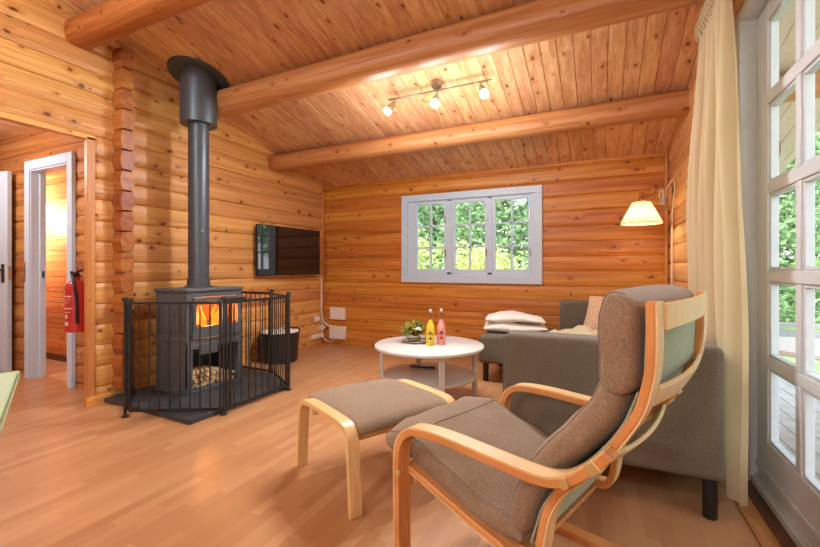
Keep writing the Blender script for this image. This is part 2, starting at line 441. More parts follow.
# crossing log ends standing out of the left wall
mb = MB(); k = 0
for n in range(0, 17):
    z0 = .2095 + (n-1)*PT + .004; z1 = z0 + PT - .008
    if z1 > ceil_z(2.1)-.02: break
    if n == 0: z0 = max(z0, .085)
    prof = []
    for q in range(9):
        t = q/8; z = z0 + (z1-z0)*t; b = .015*(1-abs(2*t-1)**2.2)
        prof.append((z, b))
    px = .118 + random.uniform(-.006,.006)
    ring0 = [(2.052-b, z) for z, b in prof] + [(2.135+b, z) for z, b in reversed(prof)]
    mb.ring_loft([[(XL-.06, y, z) for y, z in ring0], [(XL+px-.008, y, z) for y, z in ring0],
                  [(XL+px, 2.0935+(y-2.0935)*.96, z0+(z1-z0)*(.03+.94*(z-z0)/(z1-z0))) for y, z in ring0]])
tag(mb.build('trim_1', M['ends'], smooth=40), kind='structure')
# casing of the hall opening and plinth
mb = MB(); mb.box(XL-.03, XL+.012, 1.846, 1.905, 0, 2.15); o = mb.build('trim_2', M['trim'], bevel=.003); tag(o, kind='structure')
mb = MB(); mb.box(XL-.055, XL+.012, .40, 1.905, 2.13, 2.17); o = mb.build('trim_3', M['trim_y'], bevel=.003); tag(o, kind='structure')
tag(MB().box(XL+.012, XL+.03, 1.84, 2.03, 0, .065).build('baseboard_left', M['trim_y'], bevel=.002), kind='structure')
tag(MB().box(XL-.0, XL+.028, YB-.038, YB-.012, 0, 2.33).build('trim_4', M['trim'], bevel=.003), kind='structure')
tag(MB().box(XR-.03, XR-.006, YB-.045, YB-.012, 0, 2.33).build('trim_5', M['trim'], bevel=.003), kind='structure')

# hall beyond the opening
HY = 2.085
log_wall('wall_hall', M['hall'], HY, 'X', -1, -7.2, XL-.051, 0, 2.6, .2095, [(-5.16, -4.43, -.01, 2.09)])
log_wall('wall_hall_end', M['log_y'], -7.1, 'Y', 1, .2, 2.2, 0, 2.6, .124)
log_wall('wall_hall_near', M['hall'], .25, 'X', 1, -7.2, XL-.051, 0, 2.6, .2095)
tag(MB().box(-7.2, XL-.051, .1, 3.0, 2.5, 2.56).build('ceiling_hall', M['ceil'], smooth=0), kind='structure')
# panelled wall of the little room behind the hall door
mb = MB()
for k in range(40): mb.box(-6.4, -4.0, 2.62, 2.64, .07+k*.062+.002, .07+(k+1)*.062-.002)
mb.box(-6.4, -4.0, 2.64, 2.66, 0, 2.55)
tag(mb.build('wall_small_room', M['panel'], smooth=0), kind='structure')
tag(MB().box(-6.46, -6.4, 2.15, 2.66, 0, 2.55).build('wall_small_room_left', M['panel'], smooth=0), kind='structure')
tag(MB().box(-4.0, -3.94, 2.15, 2.66, 0, 2.55).build('wall_small_room_right', M['panel'], smooth=0), kind='structure')
tag(MB().box(-6.4, -4.0, 2.60, 2.62, 0, .07).build('panel_gap_shade', M['oak_dark']), kind='structure')  # dark strip painted in for the shaded gap under the panelling
# door frame in the hall wall
d2 = thing('door_2', 'white doorway casing and jambs in the hall, open to a panelled room', 'doorway', (0,0,0), kind='structure')
mb = MB(); yf = HY-.035
mb.box(-5.225, -5.14, yf, HY+.0, 0, 2.165).box(-4.45, -4.366, yf, HY+.0, 0, 2.165).box(-5.14, -4.45, yf, HY+.0, 2.075, 2.165)
mb.build('casing', M['white'], d2, bevel=.004)
mb = MB(); mb.box(-5.16, -5.135, HY-.02, HY+.1, 0, 2.1).box(-4.455, -4.43, HY-.02, HY+.1, 0, 2.1).box(-5.135, -4.455, HY-.02, HY+.1, 2.06, 2.1)
mb.box(-5.135, -5.12, HY+.05, HY+.1, 0, 2.06).box(-4.47, -4.455, HY+.05, HY+.1, 0, 2.06)
mb.build('jamb', M['white'], d2, bevel=.002)
MB().box(-5.215, -5.195, yf-.004, yf, .96, 1.16).build('strike_plate', M['nickel'], d2)
MB().box(-5.1205, -5.119, HY+.065, HY+.085, 1.0, 1.07).build('latch_hole', M['dark'], d2)
# open white door leaf further down the hall
dl = thing('door_leaf', 'open white door leaf with a lever handle at the far left in the hall', 'door', (-5.455, 2.025, 0), radians(191))
dl['kind'] = 'structure'
MB().box(0, .8, -.02, .02, .045, 2.085).build('leaf', M['white'], dl, bevel=.002)
MB().box(.035, .078, .02, .026, .95, 1.14).build('handle_plate', M['bronze'], dl, bevel=.002)
mb = MB(); mb.tube([(.055,.02,1.08),(.055,.065,1.08),(.06,.07,1.08),(.17,.07,1.08)], .011, 10); mb.build('handle', M['bronze'], dl)
MB().box(-.002, 0, -.011, .011, .98, 1.12).build('latch_plate', M['brass'], dl)

# ------------------------------------------------------------------ window in the back wall
w1 = thing('window_1', None, None, kind='structure')
x0, x1, z0, z1 = -2.413, -.608, .912, 2.06; yb = YB
cas = MB(); t_ = .085
cas.box(x0, x1, yb-.03, yb-.0, z1-t_, z1).box(x0, x1, yb-.034, yb-.0, z0, z0+t_)
cas.box(x0, x0+t_, yb-.03, yb-.0, z0+t_, z1-t_).box(x1-t_, x1, yb-.03, yb-.0, z0+t_, z1-t_)
cas.build('window_casing', M['white'], w1, bevel=.004)
fr = MB(); fx0, fx1, fz0, fz1 = x0+t_-.005, x1-t_+.005, z0+t_-.005, z1-t_+.005
fr.box(fx0, fx0+.092, yb-.0, yb+.11, fz0, fz1).box(fx1-.045, fx1, yb-.0, yb+.11, fz0, fz1).box(fx0+.092, fx1-.045, yb+.0, yb+.11, fz0, fz0+.055).box(fx0+.092, fx1-.045, yb+.0, yb+.11, fz1-.012, fz1)
for xm in (-1.748, -1.225): fr.box(xm-.028, xm+.028, yb+.0, yb+.1, fz0+.025, fz1-.025)
fr.build('window_frame', M['white'], w1, bevel=.003)
for gx0, gx1 in ((-2.20,-1.822), (-1.676,-1.292), (-1.158,-.772)):
    gz0, gz1 = 1.085, 1.925; sw = .045
    sb = MB(); ys0, ys1 = yb+.012, yb+.055
    sb.box(gx0-sw, gx0, ys0, ys1, gz0-sw, gz1+sw).box(gx1, gx1+sw, ys0, ys1, gz0-sw, gz1+sw).box(gx0, gx1, ys0, ys1, gz0-sw, gz0).box(gx0, gx1, ys0, ys1, gz1, gz1+sw)
    xm = (gx0+gx1)/2; sb.box(xm-.011, xm+.011, ys0+.006, ys1, gz0, gz1)
    for q in (1,2):
        zz = gz0+(gz1-gz0)*q/3; sb.box(gx0, gx1, ys0+.006, ys1, zz-.011, zz+.011)
    so = sb.build('sash', M['white'], w1, bevel=.002)
    MB().box(gx0, gx1, ys1-.012, ys1-.008, gz0, gz1).build('pane', M['glass'], so, smooth=0)
    hb = MB(); hb.box(gx1+.012, gx1+.03, ys0-.015, ys0, gz0+.16, gz0+.25).box(gx1+.012, gx1+.03, ys0-.015, ys0, gz1-.25, gz1-.16)
    hb.build('latch', M['nickel'], so, bevel=.003)

# ------------------------------------------------------------------ patio door at the right
d1 = thing('door_1', None, None, kind='structure')
mb = MB()
mb.box(.655, .79, DY1-.06, DY1, 0, DZ).box(.655, .79, DY0, DY0+.06, 0, DZ).box(.655, .79, DY0+.06, DY1-.06, DZ-.06, DZ)
mb.build('door_frame', M['white2'], d1, bevel=.003)
RZ = [(2.29,1.94),(1.885,1.51),(1.455,1.09),(1.035,.675),(.62,.262)]
def leaf(ya, yb_, name):
    """leaf between ya (far) and yb_ (near)"""
    lf = MB(); X0, X1 = .726, .77
    s_far, s_near = ya-.145, yb_+.115
    ym = (s_far+s_near)/2
    lf.box(X0, X1, s_far, ya, .025, 2.375).box(X0, X1, yb_, s_near, .025, 2.375)
    lf.box(X0, X1, s_near, s_far, RZ[0][0], 2.375).box(X0, X1, s_near, s_far, .025, RZ[-1][1])
    for a, b in zip(RZ, RZ[1:]): lf.box(X0, X1, s_near, s_far, b[0], a[1])
    for hi, lo in RZ: lf.box(X0, X1, ym-.025, ym+.025, lo, hi)
    lo_ = lf.build(name, M['white2'], d1, bevel=.005)
    bd = MB()
    for hi, lo in RZ:
        for p, q in ((s_near, ym-.025), (ym+.025, s_far)):
            w = .014
            for (a0,a1,c0,c1) in ((p,q,lo,lo+w),(p,q,hi-w,hi),(p,p+w,lo+w,hi-w),(q-w,q,lo+w,hi-w)): bd.box(X0+.008, X1-.004, a0, a1, c0, c1)
    bd.build('glazing_bead', M['white2'], lo_, bevel=.003)
    g = MB()
    for hi, lo in RZ:
        for p, q in ((s_near, ym-.025), (ym+.025, s_far)): g.box(.748, .752, p, q, lo, hi)
    g.build('pane', M['glass'], lo_, smooth=0)
    MB().box(X0-.012, X0, yb_+.02, ya-.02, .1, .13).build('drip_moulding', M['white2'], lo_, bevel=.004)
leaf(2.645, 1.72, 'door_leaf_far'); leaf(1.71, .785, 'door_leaf_near')
mb = MB(); mb.box(.70, .726, DY0+.06, DY1-.06, 0, .035).box(.715, .726, DY0+.06, DY1-.06, .035, .05); mb.build('door_sill', M['white2'], d1, bevel=.003)
tag(MB().box(.572, .64, -.2, 2.74, 0, .012).build('trim_6', M['oak'], bevel=.003), kind='structure')
tag(MB().box(.642, .702, DY0, DY1, 0, .006).build('trim_9', M['oak_dark'], bevel=.002), kind='structure')
# unseen window added behind the viewpoint to let daylight in
w2 = thing('window_added', None, None, kind='structure')
mb = MB()
for yy in (-2.9, -1.94, -.96): mb.box(.6, .74, yy, yy+.06, .95, 2.2)
mb.box(.6, .74, -2.9, -.9, .95, 1.01).box(.6, .74, -2.9, -.9, 2.14, 2.2); mb.build('window_frame', M['white'], w2, bevel=.003)
MB().box(.70, .704, -2.84, -.96, 1.01, 2.14).build('pane', M['glass'], w2, smooth=0)

# ------------------------------------------------------------------ hearth, stove, flue
poly = [(XL+.012,1.962),(-2.605,1.925),(-2.59,2.885),(-3.04,3.15),(XL+.012,3.2)]
hs = MB().prism(poly, 0, .034).build('hearth_slab', M['slate'], smooth=0, bevel=.003)
tag(hs, 'dark slate hearth slab under the wood stove', 'hearth')
HZ = .034
SX0, SX1, SY0, SY1 = -3.525, -3.115, 2.285, 2.85
st = thing('wood_stove', 'black cast iron wood stove with fire behind glass doors on the slate hearth', 'stove', (-3.325, 2.5675, HZ))
ox, oy = -3.325, 2.5675
hx, hy = (SX1-SX0)/2, (SY1-SY0)/2            # .21, .2975
H = .924 - HZ
mb = MB(); mb.box(-hx-.012, hx+.014, -hy-.014, hy+.014, H-.028, H); mb.box(-hx-.004, hx+.006, -hy-.006, hy+.006, H-.04, H-.028)
mb.build('top_plate', M['iron'], st, bevel=.006)
# side walls with flutes above and plain below
for sy, nm in ((-1,'side_panel'), (1,'side_panel')):
    mb = MB(); y0 = sy*hy; yi = sy*(hy-.02)
    mb.box(-hx, hx, min(y0,yi), max(y0,yi), .03, H-.04)
    for k in range(9):
        xa = -hx+.03+k*(2*hx-.06)/9; mb.box(xa+.004, xa+.036, min(y0,y0+sy*.008), max(y0,y0+sy*.008), .50, H-.06)
    mb.box(-hx-.004, hx+.004, min(y0,y0+sy*.010), max(y0,y0+sy*.010), .435, .475)
    mb.box(-hx-.004, hx+.012, min(y0,y0+sy*.010), max(y0,y0+sy*.010), .0, .05)
    mb.build(nm, M['iron'], st, bevel=.003)
MB().box(-hx, -hx+.02, -hy+.02, hy-.02, 0.03, H-.04).build('back_panel', M['iron'], st)
mb = MB(); mb.box(-hx, hx, -hy, hy, 0.0, .02); mb.build('base_plate', M['iron'], st, bevel=.003)
mb = MB(); mb.box(-hx+.02, hx-.005, -hy+.02, hy-.02, .415, .44); mb.build('firebox_floor', M['iron'], st)
# inside lining
mb = MB(); mb.box(-hx+.02, -hx+.035, -hy+.02, hy-.02, .44, H-.04).box(-hx+.035, hx-.03, -hy+.02, -hy+.032, .44, H-.04).box(-hx+.035, hx-.03, hy-.032, hy-.02, .44, H-.04)
mb.build('firebrick', simple('firebrick', (150,104,70), .9, var=.15), st)
MB().box(-hx+.02, hx-.02, -hy+.02, hy-.02, H-.05, H-.04).build('baffle', M['iron_dk'], st)
# front frame around the fire doors
mb = MB(); f0, f1 = hx-.02, hx+.002
mb.box(f0, f1, -hy+.02, -hy+.06, .40, H-.04).box(f0, f1, hy-.06, hy-.02, .40, H-.04).box(f0, f1, -hy+.06, hy-.06, H-.075, H-.04).box(f0, f1, -hy+.06, hy-.06, .40, .455)
mb.box(f0, f1+.012, -hy+.0, hy-.0, .375, .415)
mb.build('front_frame', M['iron'], st, bevel=.003)
def stove_door(ya, yb_, hy_side):
    z0, z1 = .46, H-.08; d = MB(); a, b = f1-.004, f1+.016; w = .028
    d.box(a, b, ya, ya+w, z0, z1).box(a, b, yb_-w, yb_, z0, z1).box(a, b, ya+w, yb_-w, z0, z0+.10).box(a, b, ya+w, yb_-w, z1-.03, z1)
    ym = (ya+yb_)/2
    # arched head of the glass
    n = 10; hw = (yb_-ya)/2-w
    for k in range(n):
        ta, tb = -1+2*k/n, -1+2*(k+1)/n
        za = z1-.03-.028*(abs(ta)**2.5); zb = z1-.03-.028*(abs(tb)**2.5)
        p = [(ym+hw*ta, za), (ym+hw*tb, zb), (ym+hw*tb, z1-.03), (ym+hw*ta, z1-.03)]
        d.ring_loft([[(a, y, z) for y, z in p], [(b, y, z) for y, z in p]])
    do = d.build('fire_door', M['iron'], st, bevel=.003)
    MB().box(a+.004, a+.008, ya+w, yb_-w, z0+.1, z1-.03).build('door_glass', M['glass_stove'], do, smooth=0)
    hb = MB(); hb.tube([(b, hy_side, z0+.07),(b+.03, hy_side, z0+.07),(b+.034, hy_side, z0+.03),(b+.034, hy_side, z0-.02)], .009, 8)
    hb.build('door_handle', M['iron'], do)
    for zz in (z0+.03, z1-.05): MB().tube([(b-.002, ya if hy_side > ym else yb_, zz-.02), (b-.002, ya if hy_side > ym else yb_, zz+.02)], .011, 8).build('hinge', M['iron'], do)
stove_door(-hy+.045, .05, .03); stove_door(.056, hy-.03, .075)
MB().box(f1, f1+.02, -.18, .0, .30+.02, .375).build('air_slide', M['iron'], st, bevel=.004)
for a, b in ((-hy, -hy+.045), (hy-.045, hy)): MB().box(f0-.005, f1+.006, a, b, .02, .375).build('front_leg', M['iron'], st, bevel=.004)
mb = MB(); mb.lathe([(.12,H),(.12,H+.012),(.098,H+.014),(.098,H+.055),(.09,H+.06)], 32, (-.04,.012,0)); mb.build('flue_collar', M['steel_blk'], st)
# burning logs and flames
fire = thing('fire', 'orange log fire burning inside the stove behind the glass', 'fire', (ox, oy, HZ+.44))
for k, (dx, dy, rz, rr) in enumerate(((.05,-.05,.15,.035),(.09,.03,-.2,.03),(.02,.06,.5,.032))):
    a = Vector((cos(rz+pi/2), sin(rz+pi/2), .05)); p = Vector((dx-.03, dy, .035+.03*k))
    MB().tube([p-a*.15, p, p+a*.15], rr, 10).build('burning_log', M['ember'] if k == 1 else M['iron_dk'], fire)
R = random.Random(3)
for k in range(11):
    y = -.22+.44*k/10+R.uniform(-.015,.015); x = R.uniform(-.06,.1); hgt = R.uniform(.14,.3); w = R.uniform(.022,.04)
    pr_ = [(w*.3,0),(w,.06*1),(w*.95,hgt*.35),(w*.55,hgt*.65),(w*.2,hgt*.9),(.001,hgt)]
    rings = []
    for r, z in pr_: rings.append([(x+.02*sin(z*30+k)+r*.6*cos(2*pi*q/10), y+.025*sin(z*17+k*2)+r*sin(2*pi*q/10), .05+z) for q in range(10)])
    MB().ring_loft(rings).build('flame', M['flame2'] if k % 3 == 0 else M['flame'], fire)
# firewood in the compartment below
fw = []
R = random.Random(11)
rows = [(.034+.022, 10), (.034+.064, 9), (.034+.106, 7), (.034+.146, 4)]
def wood_mesh(rr, seed):
    R2 = random.Random(seed); n = 9; a0 = R2.uniform(0,6); span = R2.choice((pi*.6, pi*.9, 2*pi))
    pts = []
    if span > 6: pts = [(rr*.9*cos(2*pi*k/10)*R2.uniform(.92,1.05), rr*.9*sin(2*pi*k/10)*R2.uniform(.92,1.05)) for k in range(10)]
    else:
        pts = [(-rr*.5*cos(a0+span/2), -rr*.5*sin(a0+span/2))] + [(rr*1.1*cos(a0+span*k/6)-rr*.4*cos(a0+span/2), rr*1.1*sin(a0+span*k/6)-rr*.4*sin(a0+span/2)) for k in range(7)]
    return pts
for ri, (z, n) in enumerate(rows):
    for k in range(n):
        y = -.235 + .46*(k+.5)/n*(1-.0*ri) if n > 7 else -.235+.052*(k+.5)
        rr = .0215; pts = wood_mesh(rr, ri*20+k); L = R.uniform(.15,.19); xs = R.uniform(.0,.035)
        o = thing('firewood_log', 'split birch firewood log stacked in the open compartment under the stove fire', 'firewood', (ox-.01, oy+y, z+HZ-.034+.022), 0, 'split logs stored under the stove')
        MB().ring_loft([[(-L+.02+xs, a, b) for a, b in pts], [(L+xs-.01, a, b) for a, b in pts]]).build('split_face', M['bark'], o, smooth=20)
        fw.append(o)
# flue pipe
FX, FY = ox-.04, oy+.012
cz = ceil_z(FY)
fp = thing('flue_pipe', 'tall black flue pipe rising from the stove to the sloping ceiling', 'flue', (FX, FY, .98))
MB().lathe([(.088,0),(.088,1.62)], 40).build('pipe', M['steel_blk'], fp)
MB().lathe([(.096,.0),(.096,.03),(.089,.032)], 40).build('pipe_ring', M['steel_blk'], fp)
n = 48; top = [(.155*cos(2*pi*k/n), .155*sin(2*pi*k/n)) for k in range(n)]
zz0 = 2.42-.98
mb = MB(); mb.ring_loft([[(.088*cos(2*pi*k/n), .088*sin(2*pi*k/n), zz0+.004) for k in range(n)], [(x, y, zz0) for x, y in top],
    [(x, y, zz0+.012) for x, y in [(a*1.01, b*1.01) for a, b in top]], [(x, y, ceil_z(FY+y)-.98-.01) for x, y in top]])
mb.build('insulated_sleeve', M['steel_blk'], fp)
big = [(.255*cos(2*pi*k/n), .255*sin(2*pi*k/n)) for k in range(n)]
mb = MB(); mb.ring_loft([[(x, y, ceil_z(FY+y)-.98-.022) for x, y in big], [(x, y, ceil_z(FY+y)-.98-.002) for x, y in big]])
mb.build('ceiling_plate', M['steel_blk'], fp, bevel=.003)
MB().lathe([(.012,0),(.012,.004)], 12, (.086,-.03,.46), axis=(1,-.35,0)).build('damper_screw', M['nickel'], fp)

# ------------------------------------------------------------------ fireguard
fg = thing('fireguard', 'black metal bar fireguard standing around the wood stove', 'fireguard', (0,0,0))
V = [(-3.66,2.17),(-3.18,1.83),(-2.56,2.17),(-2.55,2.86),(-3.04,3.165),(-3.66,3.2)]
TOPZ = .84
for i in range(5):
    a, b = Vector((*V[i],0)), Vector((*V[i+1],0)); t = (b-a).normalized(); L = (b-a).length
    on = i in (0,1) ; zb = .045
    a2, b2 = a+t*.025, b-t*.025
    mb = MB()
    mb.bar(a2+Vector((0,0,TOPZ)), b2+Vector((0,0,TOPZ)), .012, .022); mb.bar(a2+Vector((0,0,zb)), b2+Vector((0,0,zb)), .012, .018)
    mb.bar(a2+Vector((0,0,zb)), a2+Vector((0,0,TOPZ+.01)), .009, .013, up=t); mb.bar(b2+Vector((0,0,zb)), b2+Vector((0,0,TOPZ+.01)), .009, .013, up=t)
    pn = mb.build('gate_panel' if i == 2 else 'guard_panel', M['fence'], fg)
    nb = max(4, round(L/.078)) ; bar0 = None
    for k in range(1, nb):
        p = a2 + (b2-a2)*k/nb
        if bar0 is None:
            bar0 = MB().tube([(0,0,zb),(0,0,TOPZ)], .005, 8).build('bar', M['fence'], pn); bar0.location = p
        else:
            c = bar0.copy(); COL.objects.link(c); c.location = p
    if i == 2:
        mb = MB(); p = a + t*.06; mb.bar(p+Vector((0,0,.04)), p+Vector((0,0,.87)), .014, .022, up=t)
        mb.bar(a+t*.0+Vector((0,0,TOPZ+.012)), a+t*.2+Vector((0,0,TOPZ+.012)), .03, .045); mb.build('gate_latch', M['fence'], pn, bevel=.003)
for i, (x, y) in enumerate(V):
    zf = .034 if i in (0,4,5) else 0
    rp_ = {1:.011,2:.007,3:.015}.get(i, .007)
    mb = MB(); mb.tube([(x,y,.05),(x,y,TOPZ+.02)], rp_, 10); mb.lathe([(.0,TOPZ+.015),(.02,TOPZ+.015),(.022,TOPZ+.03),(.016,TOPZ+.045),(0,TOPZ+.047)], 14, (x,y,0))
    po = mb.build('corner_post', M['fence'], fg)
    if 0 < i < 5:
        MB().lathe([(.0,-.0+zf),(.026,zf),(.026,zf+.012),(.012,zf+.02),(.012,.06),(0,.06)], 14, (x,y,0)).build('foot', M['fence'], po)

# ------------------------------------------------------------------ log bucket
bk = thing('log_bucket', 'dark metal log bucket with light lining behind the fireguard', 'bucket', (-3.45, 3.72, 0))
rb, rt, hb_ = .205, .235, .345
MB().lathe([(0,.0),(rb-.01,.0),(rb,.01),(rt-.006,hb_-.01),(rt+.004,hb_),(rt-.004,hb_+.006),(rt-.016,hb_),(rb-.012,.02),(0,.018)], 48).build('bucket_wall', M['bucket'], bk)
mb = MB(); n = 36; R = random.Random(5); rings = []
for r, z in ((rt-.025,.30),(rt-.022,.345),(rt-.04,.352),(rt-.07,.335),(.06,.31),(.001,.305)):
    rings.append([(r*cos(2*pi*k/n), r*sin(2*pi*k/n), z+.012*sin(k*2.1)+.006*sin(k*5)) for k in range(n)])
mb.ring_loft(rings, False); mb.build('lining', M['duvet'], bk)
mb = MB(); mb.tube(cr([(.0,-rt-.002,hb_-.03),(.03,-rt-.03,hb_+.0),(.03,-rt-.045,hb_-.0),(-.03,-rt-.045,hb_-.0),(-.03,-rt-.03,hb_+.0),(0,-rt-.002,hb_-.03)],6), .008, 8); mb.build('handle', M['bucket'], bk); mb = MB()
for s in (1,):
    mb.tube(cr([(.07,rt-.02,hb_-.03),(.07,rt+.03,hb_+.01),(-.07,rt+.03,hb_+.01),(-.07,rt-.02,hb_-.03)],6), .009, 8)
mb.build('handle', M['bucket'], bk)

# ------------------------------------------------------------------ television
tv = thing('television', 'wide flat black television mounted on the log wall beside the corner', 'television', (XL+.045, 4.115, 1.01), radians(-3.0))
MB().box(.03, .058, -.5515, .5515, 0, .612).build('bezel', M['tvframe'], tv, bevel=.004)
MB().box(.058, .060, -.543, .543, .014, .604).build('screen', M['tvblack'], tv, smooth=0)
MB().box(.012, .03, -.36, .36, .08, .46).build('back_cover', M['tvframe'], tv, bevel=.006)
MB().box(-.036, .012, -.12, .12, .2, .42).build('wall_bracket', M['black'], tv)
MB().box(.058, .064, -.03, .03, -.006, .008).build('sensor', M['tvframe'], tv)
cb = MB(); cb.tube(cr([(XL+.05, 4.6, 1.02),(XL+.02, 4.74, .995),(XL+.018, 4.82, .985),(XL+.02, 4.838, .95),(XL+.02, 4.84, .7),(XL+.022,4.84,.45),(XL+.05,4.86,.32),(XL+.12,4.868,.27),(XL+.17,4.872,.26)], 8), .010, 8)
tag(cb.build('television_cable', M['plastic']), 'pale cable hanging from the television down to the sockets in the corner', 'cable')
# junction boxes and sockets
def plate(label, x, z0, z1, w):
    t = thing('junction_box', label, 'junction box', (x, YB-.045, z0), 0, 'junction boxes low on the window wall')
    MB().box(0, w, 0, .047, 0, z1-z0).build('box_body', M['plastic'], t, bevel=.006)
    MB().box(.012, w-.012, -.004, 0, .012, z1-z0-.012).build('cover', M['plastic'], t, bevel=.003)
    return t
plate('upper of the two white boxes low on the window wall by the corner', -3.565, .355, .53, .25)
plate('lower of the two white boxes low on the window wall by the corner', -3.58, .075, .262, .272)
def socket(label, y, z, w, h, dp):
    t = thing('wall_socket', label, 'socket', (XL-.002, y, z), 0, 'white sockets in the corner by the bucket')
    MB().box(0, dp, -w/2, w/2, -h/2, h/2).build('socket_body', M['plastic'], t, bevel=.005)
    MB().box(dp, dp+.03, -.02, .02, -.02, .02).build('plug', M['plastic'], t, bevel=.006)
socket('topmost white wall socket with a plug in the corner under the television', 4.74, .37, .075, .075, .04)
socket('white power brick plugged in just below the topmost corner socket', 4.855, .235, .065, .075, .05)
ps = thing('power_strip', 'small white power strip lowest on the wall in the corner', 'power strip', (XL+.0, 4.74, .12))
MB().box(0, .045, -.13, .13, -.03, .03).build('strip_body', M['plastic'], ps, bevel=.006)
for yy in (-.02,.06): MB().box(.045, .08, yy-.022, yy+.022, -.022, .022).build('plug', M['plastic'], ps, bevel=.006)
cb = MB(); cb.tube(cr([(XL+.06,4.80,.12),(XL+.12,4.83,.05),(XL+.2,4.85,.04),(XL+.26,4.85,.09),(XL+.24,4.855,.14)],6), .006, 8)
tag(cb.build('plug_cable', M['plastic']), 'short looped white cable between the power strip and the lower box', 'cable')
cb = MB(); cb.tube(cr([(XL+.07,4.74,.36),(XL+.1,4.77,.3),(XL+.08,4.8,.22),(XL+.06,4.78,.16)],6), .005, 8)
tag(cb.build('plug_cable', M['plastic']), 'thin white cable dropping from the topmost corner socket', 'cable')

# ------------------------------------------------------------------ fire extinguisher on the hall wall
fe = thing('fire_extinguisher', 'red fire extinguisher hanging on the hall wall beside the white doorway', 'extinguisher', (-4.085, HY-.13, .555))
MB().lathe([(0,0),(.07,0),(.08,.01),(.08,.36),(.074,.40),(.05,.43),(.028,.445),(.026,.47),(0,.47)], 32).build('cylinder', M['red'], fe)
n = 16
def band(z0, z1, a0, a1, m, nm, r=.0808):
    mb = MB(); vs = []; 
    for z in (z0, z1):
        for k in range(n+1):
            a = a0+(a1-a0)*k/n; vs.append((r*cos(a), r*sin(a), z))
    mb.add(vs, [(k, k+1, n+2+k, n+1+k) for k in range(n)]); return mb.build(nm, m, fe)
for k, (za, zb_, a, b) in enumerate(((.335,.35,-2.6,-1.7),(.30,.31,-2.6,-.9),(.275,.28,-2.4,-1.0),(.25,.255,-2.6,-1.2),(.2,.208,-2.5,-.8),(.17,.175,-2.3,-1.0),(.12,.15,-1.6,-1.3),(.06,.09,-1.7,-1.2))):
    band(za, zb_, a, b, M['label'], 'label_print')
band(.31,.345,-2.7,-2.35,M['dark'],'label_badge',.081)
mb = MB(); mb.box(-.02,.02,-.02,.02,.47,.50).bar((-.02,0,.50),(.11,-.01,.53),.02,.012).bar((-.02,0,.485),(.1,-.01,.475),.02,.01); mb.build('valve_handle', M['black'], fe, bevel=.003)
mb = MB(); mb.tube(cr([(.0,-.02,.485),(.05,-.06,.51),(.085,-.06,.42),(.088,-.045,.28),(.088,-.04,.12),(.085,-.035,.08)],6), .011, 8); mb.build('hose', M['black'], fe)
mb = MB(); mb.box(-.05,.05,.08,.135,.2,.24).box(-.01,.01,.08,.135,.05,.45); mb.build('wall_bracket', M['black'], fe)

# ------------------------------------------------------------------ table at the left edge
def pad(x0, x1, y0, y1, z0, z1, r=.06, n=6):
    ring = []
    for cx, cy, a0 in ((x1-r,y1-r,0),(x0+r,y1-r,pi/2),(x0+r,y0+r,pi),(x1-r,y0+r,3*pi/2)):
        for k in range(n+1): a = a0+pi/2*k/n; ring.append((cx+r*cos(a), cy+r*sin(a)))
    cx, cy = (x0+x1)/2, (y0+y1)/2
    rr = []
    for z, s_ in ((z0,.95),(z0+.008,.99),(z0+.02,1.0),(z1-.02,1.0),(z1-.006,.985),(z1,.95),(z1+.004,.6)):
        rr.append([(cx+(x-cx)*s_, cy+(y-cy)*s_, z) for x, y in ring])
    return MB().ring_loft(rr)

# ------------------------------------------------------------------ cushions
def loft_pad(path, thick, w0, w1, e=3.2, nring=40, endp=9, wob=0, seed=0, ripple=0, crown=0):
    """soft slab along a path in (x,z)"""
    R = random.Random(seed); N = len(path); rings = []
    ph = [R.uniform(0,6.28) for _ in range(6)]
    for i, p in enumerate(path):
        a = path[max(i-1,0)]; b = path[min(i+1,N-1)]
        tx, tz = b[0]-a[0], b[1]-a[1]; l = sqrt(tx*tx+tz*tz) or 1; nx, nz = -tz/l, tx/l
        s_ = i/(N-1); ef = max(.02, (1-abs(2*s_-1)**endp))**.5
        th = (thick(s_) if callable(thick) else thick)*ef; hw = (w1-w0)/2*(.93+.07*ef); wc = (w0+w1)/2
        ring = []
        for k in range(nring):
            an = 2*pi*k/nring; ca, sa = cos(an), sin(an)
            yy = hw*math.copysign(abs(ca)**(2/(e*1.6)), ca); nn = th/2*math.copysign(abs(sa)**(2/e), sa)
            if sa > 0: nn += crown*(1-(yy/hw)**2)*ef
            nn += ripple*sin(yy*34+ph[0]+2*sin(s_*9+ph[1]))*sin(s_*21+ph[2])*(1 if sa > 0 else .3)
            nn += wob*sin(yy*9+ph[3])*sin(s_*8+ph[4])
            ring.append((p[0]+nx*nn, wc+yy+wob*sin(s_*13+ph[5]), p[1]+nz*nn))
        rings.append(ring)
    return MB().ring_loft(rings), rings
def dense(path, n): return cr(path, n)

